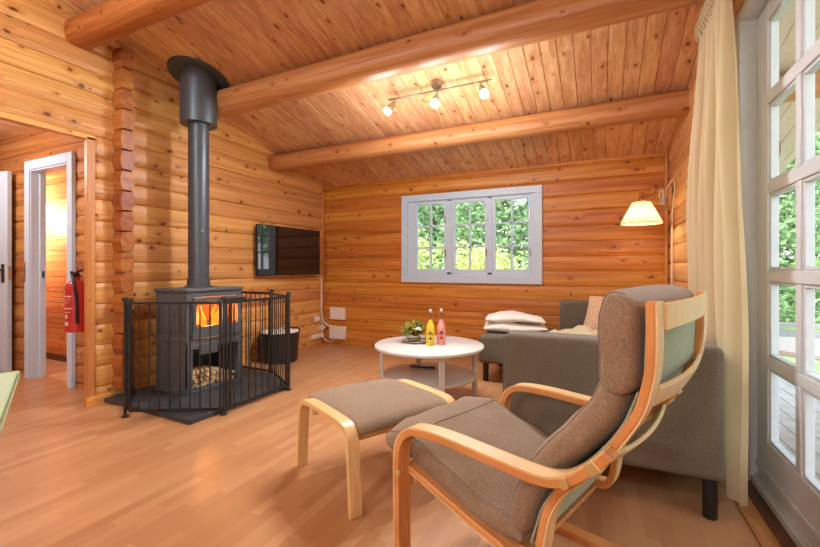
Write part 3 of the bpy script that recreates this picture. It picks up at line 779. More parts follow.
# ------------------------------------------------------------------ armchair
ac = thing('armchair', 'bentwood lounge armchair with taupe cushion seen from behind', 'armchair', (-.623, 1.237, 0), -.333)
WID = .736
arm_path = cr([(.72,.014),(.5,.013),(.3,.013),(.1,.014),(.03,.03),(-.002,.075),(-.01,.2),(-.011,.34),(-.012,.45),(.0,.505),(.035,.545),(.09,.562),(.2,.567),(.35,.562),(.47,.558),(.53,.563),(.58,.583),(.63,.625),(.675,.675)], 5)
stile_path = cr([(-.02,.405),(.1,.372),(.22,.338),(.35,.304),(.425,.287),(.462,.297),(.48,.34),(.488,.39),(.503,.455),(.535,.518),(.59,.58),(.645,.645),(.686,.708),(.722,.775),(.741,.85),(.747,.92),(.746,1.025)], 5)
for w in (0, WID-.058):
    ao = MB().ribbon(arm_path, w, w+.058, .024).build('arm_frame', M['birch_o'], ac, bevel=.003)
    out = []
    for i, p in enumerate(arm_path):
        a = arm_path[max(i-1,0)]; b = arm_path[min(i+1,len(arm_path)-1)]
        tx, tz = b[0]-a[0], b[1]-a[1]; l = sqrt(tx*tx+tz*tz); out.append((p[0]-tz/l*.0135, p[1]+tx/l*.0135))
    MB().ribbon(out, w+.001, w+.057, .005).build('outer_veneer', M['birch'], ao)
for w in (.05, WID-.108):
    so = MB().ribbon(stile_path, w, w+.058, .020).build('back_stile', M['birch_o'], ac, bevel=.003)
    # pale outer veneer on the rear face of the stile
    out = []
    for i, p in enumerate(stile_path):
        a = stile_path[max(i-1,0)]; b = stile_path[min(i+1,len(stile_path)-1)]
        tx, tz = b[0]-a[0], b[1]-a[1]; l = sqrt(tx*tx+tz*tz); out.append((p[0]+tz/l*.012, p[1]-tx/l*.012))
    MB().ribbon(out, w+.0005, w+.0575, .004).build('rear_veneer', M['birch'], so)
def slat(bx, bz, tilt, hgt, bow, nm='back_slat'):
    rings = []; n = 14
    ux, uz = sin(tilt), cos(tilt); nx, nz = cos(tilt), -sin(tilt)
    for k in range(n+1):
        t = k/n; y = .112+(WID-.224)*t; o = bow*(1-(2*t-1)**2)
        cx, cz_ = bx+nx*o, bz+nz*o
        rings.append([(cx+ux*sx*hgt/2+nx*sy*.006, y, cz_+uz*sx*hgt/2+nz*sy*.006) for sx, sy in ((-1,-1),(1,-1),(1,1),(-1,1))])
    return MB().ring_loft(rings).build(nm, M['birch'], ac, bevel=.002)
slat(.760, .988, .0, .062, .012); slat(.739, .80, .42, .055, .016); slat(.638, .622, .72, .045, .022)
MB().bar((.02,.06,.375),(.02,WID-.06,.375),.02,.055).build('front_rail', M['birch_o'], ac, bevel=.003)
MB().bar((.40,.10,.272),(.40,WID-.10,.272),.05,.014).build('rear_rail', M['birch_o'], ac, bevel=.003)
MB().bar((.62,.058,.014),(.62,WID-.058,.014),.05,.02).build('floor_stretcher', M['birch_o'], ac, bevel=.003)
for w in (-.004, WID+.004):
    mb = MB(); mb.lathe([(0,-.004),(.013,-.004),(.013,.003),(0,.004)], 16, (.575,w,.58), axis=(0,1,0)); mb.lathe([(0,-.004),(.011,-.004),(.011,.003),(0,.004)], 16, (.0,w,.405), axis=(0,1,0)); mb.build('bolt', M['brass'], ac)
for w in (0, WID-.058):
    p = arm_path[-6:-3]; mb = MB().ribbon(p, w-.0025, w+.0605, .031); mb.build('bracket', M['brass'], ac, bevel=.003)
# cushion: seat, back, headrest as one upholstered body with three parts
seat_p = dense([(-.135,.425),(-.12,.447),(-.06,.452),(.03,.43),(.15,.395),(.27,.360),(.35,.342),(.395,.334),(.42,.332)], 6)
mb, rg = loft_pad(seat_p, lambda s_: .115-.025*s_, .072, WID-.072, e=2.9, ripple=.006, wob=.005, seed=1, crown=.008)
seat = mb.build('seat_cushion', M['cush'], ac, smooth=60)
back_p = dense([(.395,.345),(.41,.40),(.432,.47),(.472,.54),(.53,.612),(.588,.68),(.632,.745),(.655,.80),(.665,.83)], 6)
mb, rg2 = loft_pad(back_p, .105, .068, WID-.068, e=2.8, ripple=.003, wob=.004, seed=4)
back = mb.build('back_cushion', M['cush'], ac, smooth=60)
head_p = dense([(.668,.80),(.672,.86),(.674,.91),(.676,.965),(.68,1.01),(.688,1.036)], 7)
mb, rg3 = loft_pad(head_p, .112, .05, WID-.025, e=3.6, endp=7, wob=.003, seed=6, ripple=.001)
head = mb.build('headrest_cushion', M['cush'], ac, smooth=60)
def seam(rings, k, parent, r=.0035):
    MB().tube([rg_[k] for rg_ in rings], r, 6).build('piping', M['cush'], parent)
for rgs, par in ((rg, seat), (rg2, back), (rg3, head)):
    for k in (4, 16): seam(rgs, k, par)
MB().tube([rg[14][k] for k in range(2, 19)], .003, 6).build('seam', M['cush'], seat)
# pale lining on the cushion back, door daylight painted in as green
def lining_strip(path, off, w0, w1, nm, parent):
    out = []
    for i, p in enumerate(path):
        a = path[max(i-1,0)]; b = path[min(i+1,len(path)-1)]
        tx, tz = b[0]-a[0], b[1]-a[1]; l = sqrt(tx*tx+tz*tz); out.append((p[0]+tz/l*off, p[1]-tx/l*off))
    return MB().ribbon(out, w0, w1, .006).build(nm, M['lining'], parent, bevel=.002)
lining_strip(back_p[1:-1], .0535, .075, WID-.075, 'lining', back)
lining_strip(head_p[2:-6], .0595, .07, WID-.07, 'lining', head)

# ------------------------------------------------------------------ footstool
fs = thing('footstool', 'bentwood footstool with taupe cushion in front of the round table', 'footstool', (-.991, 1.498, 0), -math.atan2(.457,.889))
u_path = cr([(-.004,0),(-.012,.1),(-.022,.2),(-.032,.3),(-.042,.345),(-.07,.375),(-.12,.385),(-.22,.388),(-.31,.388),(-.41,.388),(-.49,.383),(-.535,.37),(-.563,.335),(-.572,.29),(-.583,.19),(-.592,.1),(-.6,0)], 5)
for w in (0, .62):
    MB().ribbon(u_path, w, w+.06, .026).build('leg_frame', M['birch'] if w == 0 else M['birch'], fs, bevel=.003)
for bx in (-.085, -.52):
    MB().bar((bx,.06,.325),(bx,.62,.325),.018,.06).build('rail', M['birch'], fs, bevel=.003)
pp = dense([(-.60,.345),(-.575,.376),(-.5,.386),(-.4,.386),(-.3,.385),(-.2,.386),(-.1,.386),(-.035,.376),(-.01,.35)], 5)
# footstool cushion: path runs along the depth, slightly dished
mb, rgf = loft_pad(list(reversed(pp)), .056, .06, .615, e=2.6, endp=10, ripple=.003, wob=.003, seed=9, crown=.004)
fcu = mb.build('cushion', M['cush'], fs, smooth=60)
for k in (4, 16): seam(rgf, k, fcu)

ea = math.atan2(-.278, .627)
dt = thing('dining_table', 'corner of a table with a pale green top at the left edge', 'table', (-1.875, .725, 0), ea)
pad(0, 1.4, -.8, 0, .715, .737, .012).build('tabletop', M['sage'], dt, smooth=60)
MB().box(.08, 1.32, -.72, -.08, .64, .714).build('apron', M['birch'], dt, bevel=.003)
for x in (.12, 1.28):
    for y in (-.12, -.68): MB().tube([(x,y,.70),(x,y,0)], [.03,.022], 12).build('leg', M['birch'], dt)

# ------------------------------------------------------------------ coffee table
TX, TY, TZ = -1.293, 3.133, .47
ct = thing('coffee_table', 'round white two-tier coffee table', 'coffee table', (TX, TY, 0), radians(25.1+11))
MB().lathe([(0,TZ-.028),(.444,TZ-.028),(.452,TZ-.022),(.452,TZ-.006),(.446,TZ),(0,TZ)], 72).build('tabletop', M['whitelac'], ct, smooth=50)
MB().lathe([(0,.205),(.384,.205),(.39,.21),(.39,.222),(.385,.226),(0,.226)], 72).build('shelf', M['whitelac'], ct, smooth=50)
for k in range(4):
    a = k*pi/2; o = MB().bar((.397*cos(a),.397*sin(a),0),(.397*cos(a),.397*sin(a),TZ-.028),.044,.028,up=(cos(a),sin(a),0)).build('leg', M['whitelac'], ct, bevel=.004)
def bottle(label, x, y, m):
    b = thing('bottle', label, 'bottle', (x, y, TZ))
    MB().lathe([(0,0),(.032,0),(.036,.006),(.036,.125),(.034,.145),(.024,.175),(.017,.195),(.0155,.205)], 28).build('lemonade', m, b)
    MB().lathe([(.0157,.203),(.0145,.225),(.0145,.25),(.018,.252),(.018,.262),(.0145,.264),(.012,.272),(0,.274)], 24).build('neck', M['clear'], b)
    mb = MB(); mb.lathe([(0,.272),(.011,.272),(.013,.28),(.009,.292),(0,.295)], 16); mb.build('stopper', M['plastic'], b)
    mb = MB(); mb.tube(cr([(.019,0,.24),(.022,0,.262),(.012,0,.288),(-.012,0,.288),(-.022,0,.262),(-.019,0,.24)],5), .0015, 6); mb.build('wire_clip', M['nickel'], b)
    # dark emblem printed on the side facing the room
    a = math.atan2(-y, -x); mb = MB(); r = .0366
    def patch(u0, u1, z0, z1):
        vs = []
        for z in (z0, z1):
            for k in range(4):
                an = a+(u0+(u1-u0)*k/3)/r; vs.append((r*cos(an), r*sin(an), z))
        mb.add(vs, [(k,k+1,5+k,4+k) for k in range(3)])
    for q in ((-.002,.003,.062,.1),(-.017,-.003,.096,.103),(.003,.017,.096,.103),(-.012,.012,.103,.109),(-.017,-.011,.088,.096),(.011,.017,.088,.096),(-.006,.006,.109,.113),(-.015,.015,.052,.063)): patch(*q)
    mb.build('label_print', M['dark'], b)
bottle('clear bottle of yellow lemonade on the round table', -1.262, 3.088, M['yellow'])
bottle('clear bottle of pink lemonade on the round table', -1.192, 3.155, M['pink'])
tr = thing('serving_tray', 'round silver tray under the plants on the table', 'tray', (-1.43, 3.17, TZ))
MB().lathe([(0,0),(.09,0),(.108,.006),(.115,.016),(.111,.018),(.1,.01),(.08,.005),(0,.005)], 40).build('dish', M['silver'], tr)
def leaves(n, rad, h, size, seed, base=.0):
    R = random.Random(seed); mb = MB()
    for k in range(n):
        a = R.uniform(0,2*pi); el = R.uniform(.25,1.35); L = R.uniform(.6,1)*size
        d = Vector((cos(a)*cos(el), sin(a)*cos(el), sin(el))); s_ = d.cross(Vector((0,0,1))).normalized()*L*.14
        p = Vector((R.uniform(-rad,rad), R.uniform(-rad,rad), base+R.uniform(0,h))); dr = Vector((0,0,-.25*L))
        mid = p+d*L*.5+Vector((0,0,.03*L)); q = p+d*L+dr*.5
        up = Vector((0,0,.004))
        mb.add([p, mid+s_, q, mid-s_, mid+up], [(0,1,4),(1,2,4),(2,3,4),(3,0,4)])
    return mb
pl = thing('table_plant', 'small spiky succulent arrangement with white flower on the silver tray', 'plant', (-1.46, 3.19, TZ+.005))
MB().lathe([(0,0),(.05,0),(.06,.01),(.066,.045),(.062,.045),(.055,.012),(0,.01)], 24).build('bowl', M['clear'], pl)
leaves(90, .06, .04, .165, 4, .03).build('leaves', M['plant'], pl, smooth=0)
mb = MB(); R = random.Random(8)
for k in range(7):
    c = Vector((.06+.022*cos(k), -.03+.022*sin(k), .10+.006*(k%3)))
    mb.lathe([(0,-.008),(.012,-.004),(.016,.004),(.008,.01),(0,.01)], 8, c)
mb.build('flower', M['flower'], pl)
tl = thing('tealight_glass', 'small clear tealight glass on the silver tray beside the plant', 'tealight', (-1.345, 3.13, TZ+.006))
MB().lathe([(0,0),(.024,0),(.03,.01),(.032,.05),(.029,.05),(.027,.012),(0,.008)], 24).build('cup', M['clear'], tl)
MB().lathe([(0,.01),(.019,.01),(.019,.025),(0,.025)], 20).build('candle', M['whitelac'], tl)
rc = thing('remote_control', 'dark remote control lying on the lower shelf of the round table', 'remote', (-1.42, 3.29, .226), radians(8))
MB().box(-.11, .11, -.022, .022, 0, .016).build('remote_body', M['remote'], rc, bevel=.005)
mb = MB()
for i in range(8):
    for j in range(3): mb.box(-.09+i*.02, -.08+i*.02, -.013+j*.01, -.007+j*.01, .016, .018)
mb.build('keypad', M['plastic'], rc)

# ------------------------------------------------------------------ sofa
sf = thing('sofa', 'grey woven sofa along the right wall with a footrest section at the far end', 'sofa', (0,0,0))
def soft_box(x0, x1, y0, y1, z0, z1, nm, r=.03, m='sofa'):
    return MB().box(x0,x1,y0,y1,z0,z1).build(nm, M[m], sf, bevel=r, seg=4, smooth=60)
SB = .176
soft_box(-.463, .483, 2.14, 2.315, SB, .757, 'armrest')
soft_box(-.385, .483, 4.47, 4.66, SB, .768, 'armrest')
soft_box(.27, .483, 2.315, 4.47, SB, .75, 'backrest')
soft_box(-.44, .27, 2.315, 4.47, SB, .33, 'seat_base')
soft_box(-.44, .26, 2.325, 3.39, .33, .46, 'seat_cushion', .04); soft_box(-.44, .26, 3.40, 4.46, .33, .46, 'seat_cushion', .04)
soft_box(-1.07, -.445, 3.83, 4.655, SB+.01, .455, 'footrest_section', .03)
for x, y in ((.437,2.19),(-.40,2.2),(.40,4.58),(-.36,4.58),(-1.02,3.93),(-1.02,4.57)):
    MB().lathe([(0,0),(.0265,0),(.0285,.004),(.0285,SB+.012),(0,SB+.012)], 24, (x,y,0)).build('leg', M['black'], sf)
mb = MB(); mb.tube([(-.462,2.142,SB+.01),(-.462,2.142,.745)], .003, 6); mb.build('piping', M['sofa'], sf)
# folded bedding on the footrest section
bd = thing('folded_duvet', 'folded white duvet lying on the far end of the grey sofa', 'bedding', (-.80, 4.24, .455), radians(12))
for k, (z, t_, wx, wy) in enumerate(((.05,.10,.30,.25),(.125,.085,.285,.24))):
    p = [(-wx+2*wx*i/36, z+.006*sin(i*.23+k*2)+k*.028*sin(pi*min(1,i/30))**2) for i in range(37)]
    mb, _ = loft_pad(p, lambda s_, k=k, t_=t_: t_*(1+.15*sin(s_*5+k)), -wy, wy, e=2.2, endp=3.5, wob=.006, ripple=.003, seed=20+k, nring=36)
    mb.build('duvet_fold', M['duvet'], bd, smooth=70)
sp = thing('scatter_pillow', 'pale peach patterned scatter pillow leaning in the far sofa corner', 'pillow', (.085, 4.33, .452), radians(8))
mb = MB(); n = 20; vs = []; fs_ = []
for sgn in (1,-1):
    for i in range(n+1):
        for j in range(n+1):
            u, v = -1+2*i/n, -1+2*j/n
            pinch = 1-.07*(u*u*v*v) ; th = .075*max(0,(1-u**4))**.6*max(0,(1-v**4))**.6
            X, Zz = .22*u*(1-.06*(1-v*v))+.05*v, .185*v*(1-.06*(1-u*u))
            vs.append((X+.0, .08+sgn*th+Zz*.35-.02, .19+Zz))
m_ = (n+1)**2
for s_ in (0,1):
    for i in range(n):
        for j in range(n):
            a = s_*m_+i*(n+1)+j; fs_.append((a, a+1, a+n+2, a+n+1))
mb.add(vs, fs_); mb.build('pillow_body', M['pillow'], sp, smooth=70)
th = thing('throw_blanket', 'crumpled beige throw on the sofa seat in front of the pillow', 'blanket', (-.16, 3.95, .462), radians(10))
mb = MB(); n = 30; vs = []; R = random.Random(2)
for i in range(n+1):
    for j in range(n+1):
        u, v = -1+2*i/n, -1+2*j/n; r2 = u*u+v*v
        z = .11*max(0,1-r2*.6)**1.0*(.75+.25*sin(u*5+v*3))+.012*sin(u*13+2*v)+.008*sin(v*15)
        vs.append((.26*u, .27*v, max(.004, z)))
mb.add(vs, [(i*(n+1)+j, i*(n+1)+j+1, (i+1)*(n+1)+j+1, (i+1)*(n+1)+j) for i in range(n) for j in range(n)])
o = mb.build('throw_cloth', M['throw'], th, smooth=70); sm = o.modifiers.new('Solid','SOLIDIFY'); sm.thickness = .008; sm.offset = 1

# ------------------------------------------------------------------ curtain
cu = thing('curtain', 'long cream curtain drawn aside next to the glazed patio door', 'curtain', (0,0,0))
nz, ny = 40, 150; vs = []
for i in range(nz+1):
    s_ = i/nz; z = 2.56 - (2.56-.055)*s_
    yn = 2.47 - .25*min(1, s_*1.15)**.8; yf_ = 2.98 + .30*min(1, s_*2.2)**.9
    amp = .018 + .026*min(1, s_*3)
    for j in range(ny+1):
        t = j/ny; f = t*8*2*pi
        ff = f + .5*sin(t*9+1) + .25*sin(s_*5+t*5)
        x = .552 + amp*sin(ff)*(.75+.25*sin(t*17+2)) + .006*sin(s_*11+t*20)
        y = yn + (yf_-yn)*t + .012*cos(ff)
        vs.append((x, y, z))
mb = MB(); mb.add(vs, [(i*(ny+1)+j, i*(ny+1)+j+1, (i+1)*(ny+1)+j+1, (i+1)*(ny+1)+j) for i in range(nz) for j in range(ny)])
mb.build('cloth', M['curtain'], cu, smooth=80)
mb = MB()
for k in range(13):
    y = 2.48+.5*k/12; mb.ring_loft([[(.552+sx*.03*q, y+sy*.009*q, z) for sx, sy in ((-1,-1),(1,-1),(1,1),(-1,1))] for z, q in ((2.47,.55),(2.5,1),(2.575,1.05))])
mb.build('pinch_pleat', M['curtain'], cu, smooth=60)
rl = thing('curtain_rail', 'pale wooden curtain rail above the patio door', 'curtain rail', (0,0,0))
MB().box(.59, .607, .3, 3.1, 2.565, 2.63).build('rail_board', M['trim_y'], rl, bevel=.003)
MB().box(.54, .59, .3, 3.06, 2.58, 2.6).build('track', M['white'], rl, bevel=.002)

# ------------------------------------------------------------------ swing-arm wall lamp
LX, LY = .345, 4.36
lp = thing('wall_lamp', 'wooden swing arm wall lamp with lit pleated cream shade in the right corner', 'lamp', (.61, 4.62, 1.75))
sx, sy, sz = LX-.61, LY-4.62, 1.515-1.75
n = 96; rings = []
for z, r in ((0,.172),(.07,.138),(.14,.104),(.2,.074)):
    rings.append([(sx+(r+(.004 if k % 2 else -.004)*(.5+r*3))*cos(2*pi*k/n), sy+(r+(.004 if k % 2 else -.004)*(.5+r*3))*sin(2*pi*k/n), sz+z) for k in range(n)])
sh = MB().ring_loft(rings, False).build('lamp_shade', M['shade'], lp, smooth=0)
mb = MB(); mb.tube([(sx+.171*cos(2*pi*k/48), sy+.171*sin(2*pi*k/48), sz) for k in range(49)], .004, 6); mb.build('shade_ring', M['shade'], lp)
MB().lathe([(0,.0),(.028,.01),(.034,.04),(.024,.075),(.014,.09),(.014,.11),(0,.11)], 20, (sx,sy,sz+.07)).build('bulb', M['bulb'], lp)
MB().lathe([(0,.15),(.02,.15),(.022,.20),(.028,.21),(.028,.23),(.016,.25),(.019,.27),(.014,.29),(0,.295)], 20, (sx,sy,sz)).build('lamp_holder', M['beam_red'], lp)
MB().box(-.02, .012, -.03, .03, -.06, .16).build('wall_plate', M['birch_o'], lp, bevel=.004)
hub = Vector((-.03, 0, .06))
mb = MB(); p0 = hub; p1 = Vector((-.10,-.02,.09)); 
el = Vector((-.13,.13,.07))
mb.bar(hub, el, .022, .016); mb.bar(hub+Vector((0,0,.05)), el+Vector((0,0,.05)), .022, .014)
mb.bar(el+Vector((0,0,.025)), Vector((sx,sy,sz+.235)), .024, .016)
mb.build('swing_arm', M['birch_o'], lp, bevel=.003)
mb = MB()
for q in (hub+Vector((0,0,.025)), el+Vector((0,0,.025))): mb.tube([q-Vector((0,0,.05)), q+Vector((0,0,.06))], .012, 10)
mb.build('pivot', M['birch_o'], lp)
# coiled cord over the arm and down the wall
pts = []
for k in range(60):
    a = k/60*2*pi*4; pts.append((-.075+.012*k/10*.6-.02*cos(a)*.6, .03+.012*k/10+.03*cos(a), .05+.075*sin(a)))
pts = pts + [(-.03,-.02,.12),(-.0,-.14,.17),(-.0,-.25,.12),(-.004,-.28,.05),(-.004,-.2,-.02),(-.004,-.16,-.1),(-.004,-.13,-.25),(-.004,-.12,-.6),(-.004,-.12,-1.2)]
MB().tube(cr(pts, 3), .0055, 6).build('cord', M['plastic'], lp)

# ------------------------------------------------------------------ three-lamp ceiling spotlight
ts = thing('ceiling_spotlight', 'nickel ceiling spotlight bar with three lit glass shades', 'spotlight', (-1.277, 3.274, 2.70))
def cl(y): return ceil_z(y)-2.70
MB().lathe([(0,-.052),(.04,-.05),(.046,-.04),(.048,0.0),(0,0.0)], 28, (0,0,cl(3.274)), axis=(0,SL,1)).build('canopy', M['nickel'], ts)
MB().bar((-.478,0,-.07),(.478,0,-.07),.016,.012).build('rail', M['nickel'], ts, bevel=.002)
MB().tube([(0,0,-.075),(0,0,.0)], .008, 8).build('stem', M['nickel'], ts)
heads = [((-.41,0,-.075), (-.42,-.42,-.75)), ((.0,0,-.075), (.02,-.45,-.8)), ((.385,0,-.075), (.34,-.42,-.74))]
SPOTS = []
for p, d in heads:
    p = Vector(p); d = Vector(d).normalized()
    mb = MB(); q = p+Vector((0,0,-.028)); mb.tube([p, q], .006, 8); mb.lathe([(.006,0),(.012,.003),(.02,.02),(.029,.06),(.035,.088),(.037,.092),(.03,.09)], 20, q, axis=d)
    hd = mb.build('spot_head', M['nickel'], ts)
    MB().lathe([(.03,.085),(.039,.105),(.042,.122),(.041,.128),(.034,.128),(.0,.12)], 24, q, axis=d).build('glass_shade', M['spotglass'], hd)
    SPOTS.append((Vector(ts.location)+q+d*.15, d))

# ------------------------------------------------------------------ added fill lamps, hung as pendants out of view
def fill_pendant(x, y, label, w, z=3.02):
    t = thing('fill_pendant_lamp', label, 'lamp', (x, y, z))
    MB().lathe([(.19,0),(.185,.01),(.12,.14),(.05,.2),(.045,.2),(.112,.135),(.175,.005)], 36).build('lamp_shade', M['shade'], t)
    MB().tube([(0,0,.2),(0,0,ceil_z(y)-z)], .004, 6).build('cord', M['black'], t)
    MB().lathe([(0,.03),(.03,.05),(.035,.08),(.02,.12),(0,.13)], 16).build('bulb', M['bulb'], t)
    light('POINT', (x, y, z-.12), w, (.74,.90,1), .12)
def light(kind, loc, power, color, size=.1, rot=None, **k):
    l = bpy.data.lights.new('scene_light', kind); l.energy = power; l.color = color
    if kind == 'AREA': l.shape = 'RECTANGLE'; l.size, l.size_y = size
    elif kind != 'SUN': l.shadow_soft_size = size
    for a, v in k.items(): setattr(l, a, v)
    o = bpy.data.objects.new('scene_light', l); COL.objects.link(o); o.location = loc
    if rot: o.rotation_euler = rot
    return o
fill_pendant(-1.9, -1.2, 'pleated hanging fill lamp added out of view over the dining end of the room', 105)
fill_pendant(-.6, -1.9, 'pleated hanging fill lamp added out of view by the rear wall', 125, 2.15)
fill_pendant(-2.6, .35, 'pleated hanging fill lamp added out of view near the hall opening', 48)
for p, d in SPOTS:
    o = light('SPOT', p, 85, (.90,.95,1), .04, spot_size=radians(150), spot_blend=.9)
    o.rotation_euler = d.to_track_quat('-Z','Y').to_euler()
    light('POINT', p+Vector((0,-.05,-.2)), 14, (.92,.96,1), .14)
light('POINT', (LX, LY, 1.58), 8, (1,.84,.62), .045)
light('POINT', (ox+.06, oy, HZ+.62), 26, (1,.45,.14), .06)
light('POINT', (-5.0, 1.1, 2.2), 46, (.95,.97,1), .12)  # light added for the hall out of view, without a lamp
light('POINT', (-6.3, 2.3, 1.7), 60, (.97,.97,1), .05)  # added fill light hidden in the little room, no lamp there

# ------------------------------------------------------------------ outdoors
tag(MB().box(-30, 30, 5.06, 45, -.4, -.35).build('ground', M['grass'], smooth=0), kind='structure')
tag(MB().box(.9, 40, -20, 5.06, -.4, -.35).build('ground', M['grass'], smooth=0), kind='structure')
mb = MB()
for k in range(26): mb.box(.8+k*.125, .8+k*.125+.118, -3.5, 6.4, -.16, -.13)
tag(mb.build('floor_deck', M['deck'], smooth=0), kind='structure')
rlg = thing('deck_railing', 'low grey boarded railing at the end of the terrace', 'railing', (0, 6.3, -.13))
MB().box(.85, 4.0, -.03, .03, .53, .58).build('top_rail', M['outgrey'], rlg)
MB().box(.85, 4.0, -.02, .02, .36, .50).build('board', M['outgrey'], rlg); MB().box(.85, 4.0, -.02, .02, .18, .32).build('board', M['outgrey'], rlg)
for x in (.9, 1.9, 2.9, 3.9): MB().box(x-.04, x+.04, -.04, .04, 0, .58).build('post', M['outgrey'], rlg)
gt = thing('garden_table', 'white garden table on the terrace outside the patio door', 'table', (1.32, 3.5, -.13))
MB().lathe([(0,.69),(.39,.69),(.40,.70),(.40,.72),(.39,.725),(0,.725)], 40).build('tabletop', M['outwhite'], gt)
for a in range(4): MB().tube([(.3*cos(a*pi/2),.3*sin(a*pi/2),.69),(.36*cos(a*pi/2),.36*sin(a*pi/2),0)], .02, 8).build('leg', M['outwhite'], gt)
def gchair(x, y, rz, label):
    g = thing('garden_chair', label, 'chair', (x, y, -.13), rz, 'grey garden chairs on the terrace')
    mb = MB()
    for k in range(6): mb.box(-.22, .22, -.22+k*.075, -.22+k*.075+.06, .42, .445)
    mb.build('seat', M['outgrey'], g)
    mb = MB()
    for k in range(5): mb.bar((-.2+k*.1,.22,.45),(-.2+k*.1,.32,.92),.06,.015,up=(0,1,0))
    mb.box(-.24,.24,.3,.33,.9,.96); mb.build('backrest', M['outgrey'], g)
    for sx_ in (-.2,.2):
        MB().tube([(sx_,-.22,.6),(sx_,-.24,0)], .017, 8).build('leg', M['outgrey'], g); MB().tube([(sx_,.2,.6),(sx_,.32,0)], .017, 8).build('leg', M['outgrey'], g)
        MB().bar((sx_,-.26,.61),(sx_,.26,.64),.05,.02).build('armrest', M['outgrey'], g)
gchair(1.30, 2.72, radians(180), 'grey slatted garden chair nearest the patio door glass')
gchair(2.15, 3.75, radians(-80), 'grey slatted garden chair on the far side of the white table')

def foliage(n, blobs, size, seed):
    R = random.Random(seed); mb = MB()
    for k in range(n):
        (cx,cy,cz_), (rx,ry,rz_) = R.choice(blobs)
        while True:
            p = Vector((R.uniform(-1,1),R.uniform(-1,1),R.uniform(-1,1)))
            if .35 < p.length < 1: break
        c = Vector((cx+p.x*rx, cy+p.y*ry, cz_+p.z*rz_))
        a = Vector((R.gauss(0,1),R.gauss(0,1),R.gauss(0,.7))).normalized(); b = a.cross(Vector((R.gauss(0,1),R.gauss(0,1),R.gauss(0,1)))).normalized()
        L = size*R.uniform(.6,1.3); up = a.cross(b)*L*.12
        mb.add([c-a*L*.5, c+b*L*.24+up, c+a*L*.5, c-b*L*.24+up], [(0,1,2),(0,2,3)])
    return mb
def tree(name, label, cat, x, y, blobs, n, size, m, seed, trunk_h, trunk_r=.08):
    t = thing(name, label, cat, (x, y, -.35))
    foliage(n, blobs, size, seed).build('foliage', M[m], t, smooth=0)
    mb = MB(); mb.tube([(0,0,0),(.03,.02,trunk_h*.5),(0,0,trunk_h)], [trunk_r, trunk_r*.8, trunk_r*.4], 10); mb.build('trunk', M['trunk'], t)
def blob_bush(w, h, seed, k=7):
    R = random.Random(seed); return [((R.uniform(-w,w)*.7, R.uniform(-.4,.4), R.uniform(.3,h-.35)), (R.uniform(.4,.65),R.uniform(.35,.5),R.uniform(.35,.55))) for _ in range(k)]
for i, (x, y, w, h, lb) in enumerate(((-5.6,8.6,.9,2.0,'yellow-green bush seen through the left sash of the window'), (-4.1,8.2,.9,2.3,'yellow-green bush seen low through the middle of the window'),
                                  (-2.7,8.5,.9,1.75,'yellow-green bush seen low through the right sash of the window'), (-1.6,8.0,.8,1.5,'low yellow-green bush right of the window view'))):
    tree('garden_bush', lb, 'bush', x, y, blob_bush(w, h+.35, i+2, 10), 3200, .11, 'leaf_y', 30+i, 1.2, .04)
def conifer(h, w, seed):
    return [((0,0,.6+h*k/9), (w*(1-k/10),w*(1-k/10),h*.09)) for k in range(9)]
for i, (x, y, h, w, m, lb) in enumerate(((-8.2,13,6.5,2.2,'leaf_g','leafy green tree behind the bushes, left of the window view'), (-5.6,14,7.5,2.3,'leaf_d','tall dark conifer behind the bushes in the window'),
                                     (-3.4,13,6.5,2.2,'leaf_g','leafy green tree behind the bushes, centre of the window view'), (-1.2,12.5,7,2.2,'leaf_d','dark conifer behind the bushes, right of the window view'),
                                     (1.9,14.5,7,2.2,'leaf_d','dark conifer seen through the patio door beyond the railing'), (4.2,14,6,2.4,'leaf_g','leafy tree beyond the lawn outside the patio door'),
                                     (6.5,15.5,7.5,2.6,'leaf_d','wide conifer furthest right beyond the lawn'))):
    tree('garden_tree', lb, 'tree', x, y, conifer(h, w, i), 6500, .22, m, 60+i, h*.9, .12)
mb = foliage(30000, [((k*3.2-16,0,2.5+.6*(k%3)),(3,1.4,5.2)) for k in range(11)], .46, 99)
hd = mb.build('hedge_foliage', M['leaf_d'], smooth=0); hd.location = (-3, 19, 2.6); tag(hd, 'dense dark hedge of mixed foliage at the end of the garden', 'hedge', kind='stuff')
mb = foliage(9000, [((0,k*3.0-9,1.6+.6*(k%3)),(1.4,2.6,3.6)) for k in range(6)], .5, 98)
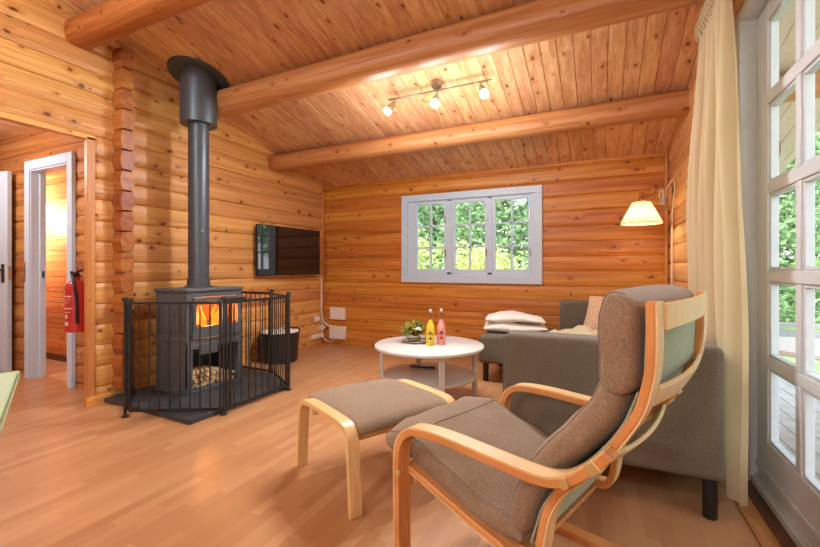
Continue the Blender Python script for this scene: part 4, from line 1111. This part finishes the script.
hd = mb.build('hedge_foliage', M['leaf_g'], smooth=0); hd.location = (13, 3, 1.2); tag(hd, 'green hedge along the side of the lawn beyond the terrace', 'hedge', kind='stuff')

# ------------------------------------------------------------------ sky, sun, camera
wd = bpy.data.worlds.new('sky'); SC.world = wd; wd.use_nodes = True; nt = wd.node_tree; nt.nodes.clear()
out = nt.nodes.new('ShaderNodeOutputWorld'); bg = nt.nodes.new('ShaderNodeBackground'); bg.inputs[1].default_value = 3.5
tc = nt.nodes.new('ShaderNodeTexCoord'); sp_ = nt.nodes.new('ShaderNodeSeparateXYZ'); rp = nt.nodes.new('ShaderNodeValToRGB')
nt.links.new(tc.outputs['Generated'], sp_.inputs[0]); nt.links.new(sp_.outputs[2], rp.inputs[0]); nt.links.new(rp.outputs[0], bg.inputs[0]); nt.links.new(bg.outputs[0], out.inputs[0])
rp.color_ramp.elements[0].color = (.95,.97,1,1); rp.color_ramp.elements[1].color = (.62,.78,1,1)
light('SUN', (0,0,10), 4.5, (1,.95,.86), rot=(radians(38), radians(-14), 0), angle=radians(6))
for loc, rot, size in (((.80, 1.7, 1.2), (0, radians(90), 0), (2.4, 2.0)), ((.80, -1.9, 1.55), (0, radians(90), 0), (1.3, 2.0)), ((-1.5, YB+.12, 1.48), (radians(-90), 0, 0), (1.7, 1.0))):
    o = light('AREA', loc, 1, (1,1,1), size, rot); o.data.cycles.is_portal = True

cam = bpy.data.cameras.new('camera'); co = bpy.data.objects.new('camera', cam); COL.objects.link(co)
co.location = (0, 0, 1.1); co.rotation_euler = (radians(90), 0, .438)
cam.sensor_width = 36; cam.lens = 36*406.96/820; cam.shift_y = -(273.5-268.07)/820
cam.clip_start = .02
SC.camera = co
SC.view_settings.view_transform = 'Standard'; SC.view_settings.look = 'None'; SC.view_settings.gamma = 1; SC.view_settings.use_curve_mapping = False
SC.view_settings.exposure = 0.14
SC.cycles.max_bounces = 10; SC.cycles.diffuse_bounces = 6; SC.cycles.transparent_max_bounces = 12
SC.cycles.sample_clamp_indirect = 6
SC.cycles.caustics_reflective = False; SC.cycles.caustics_refractive = False
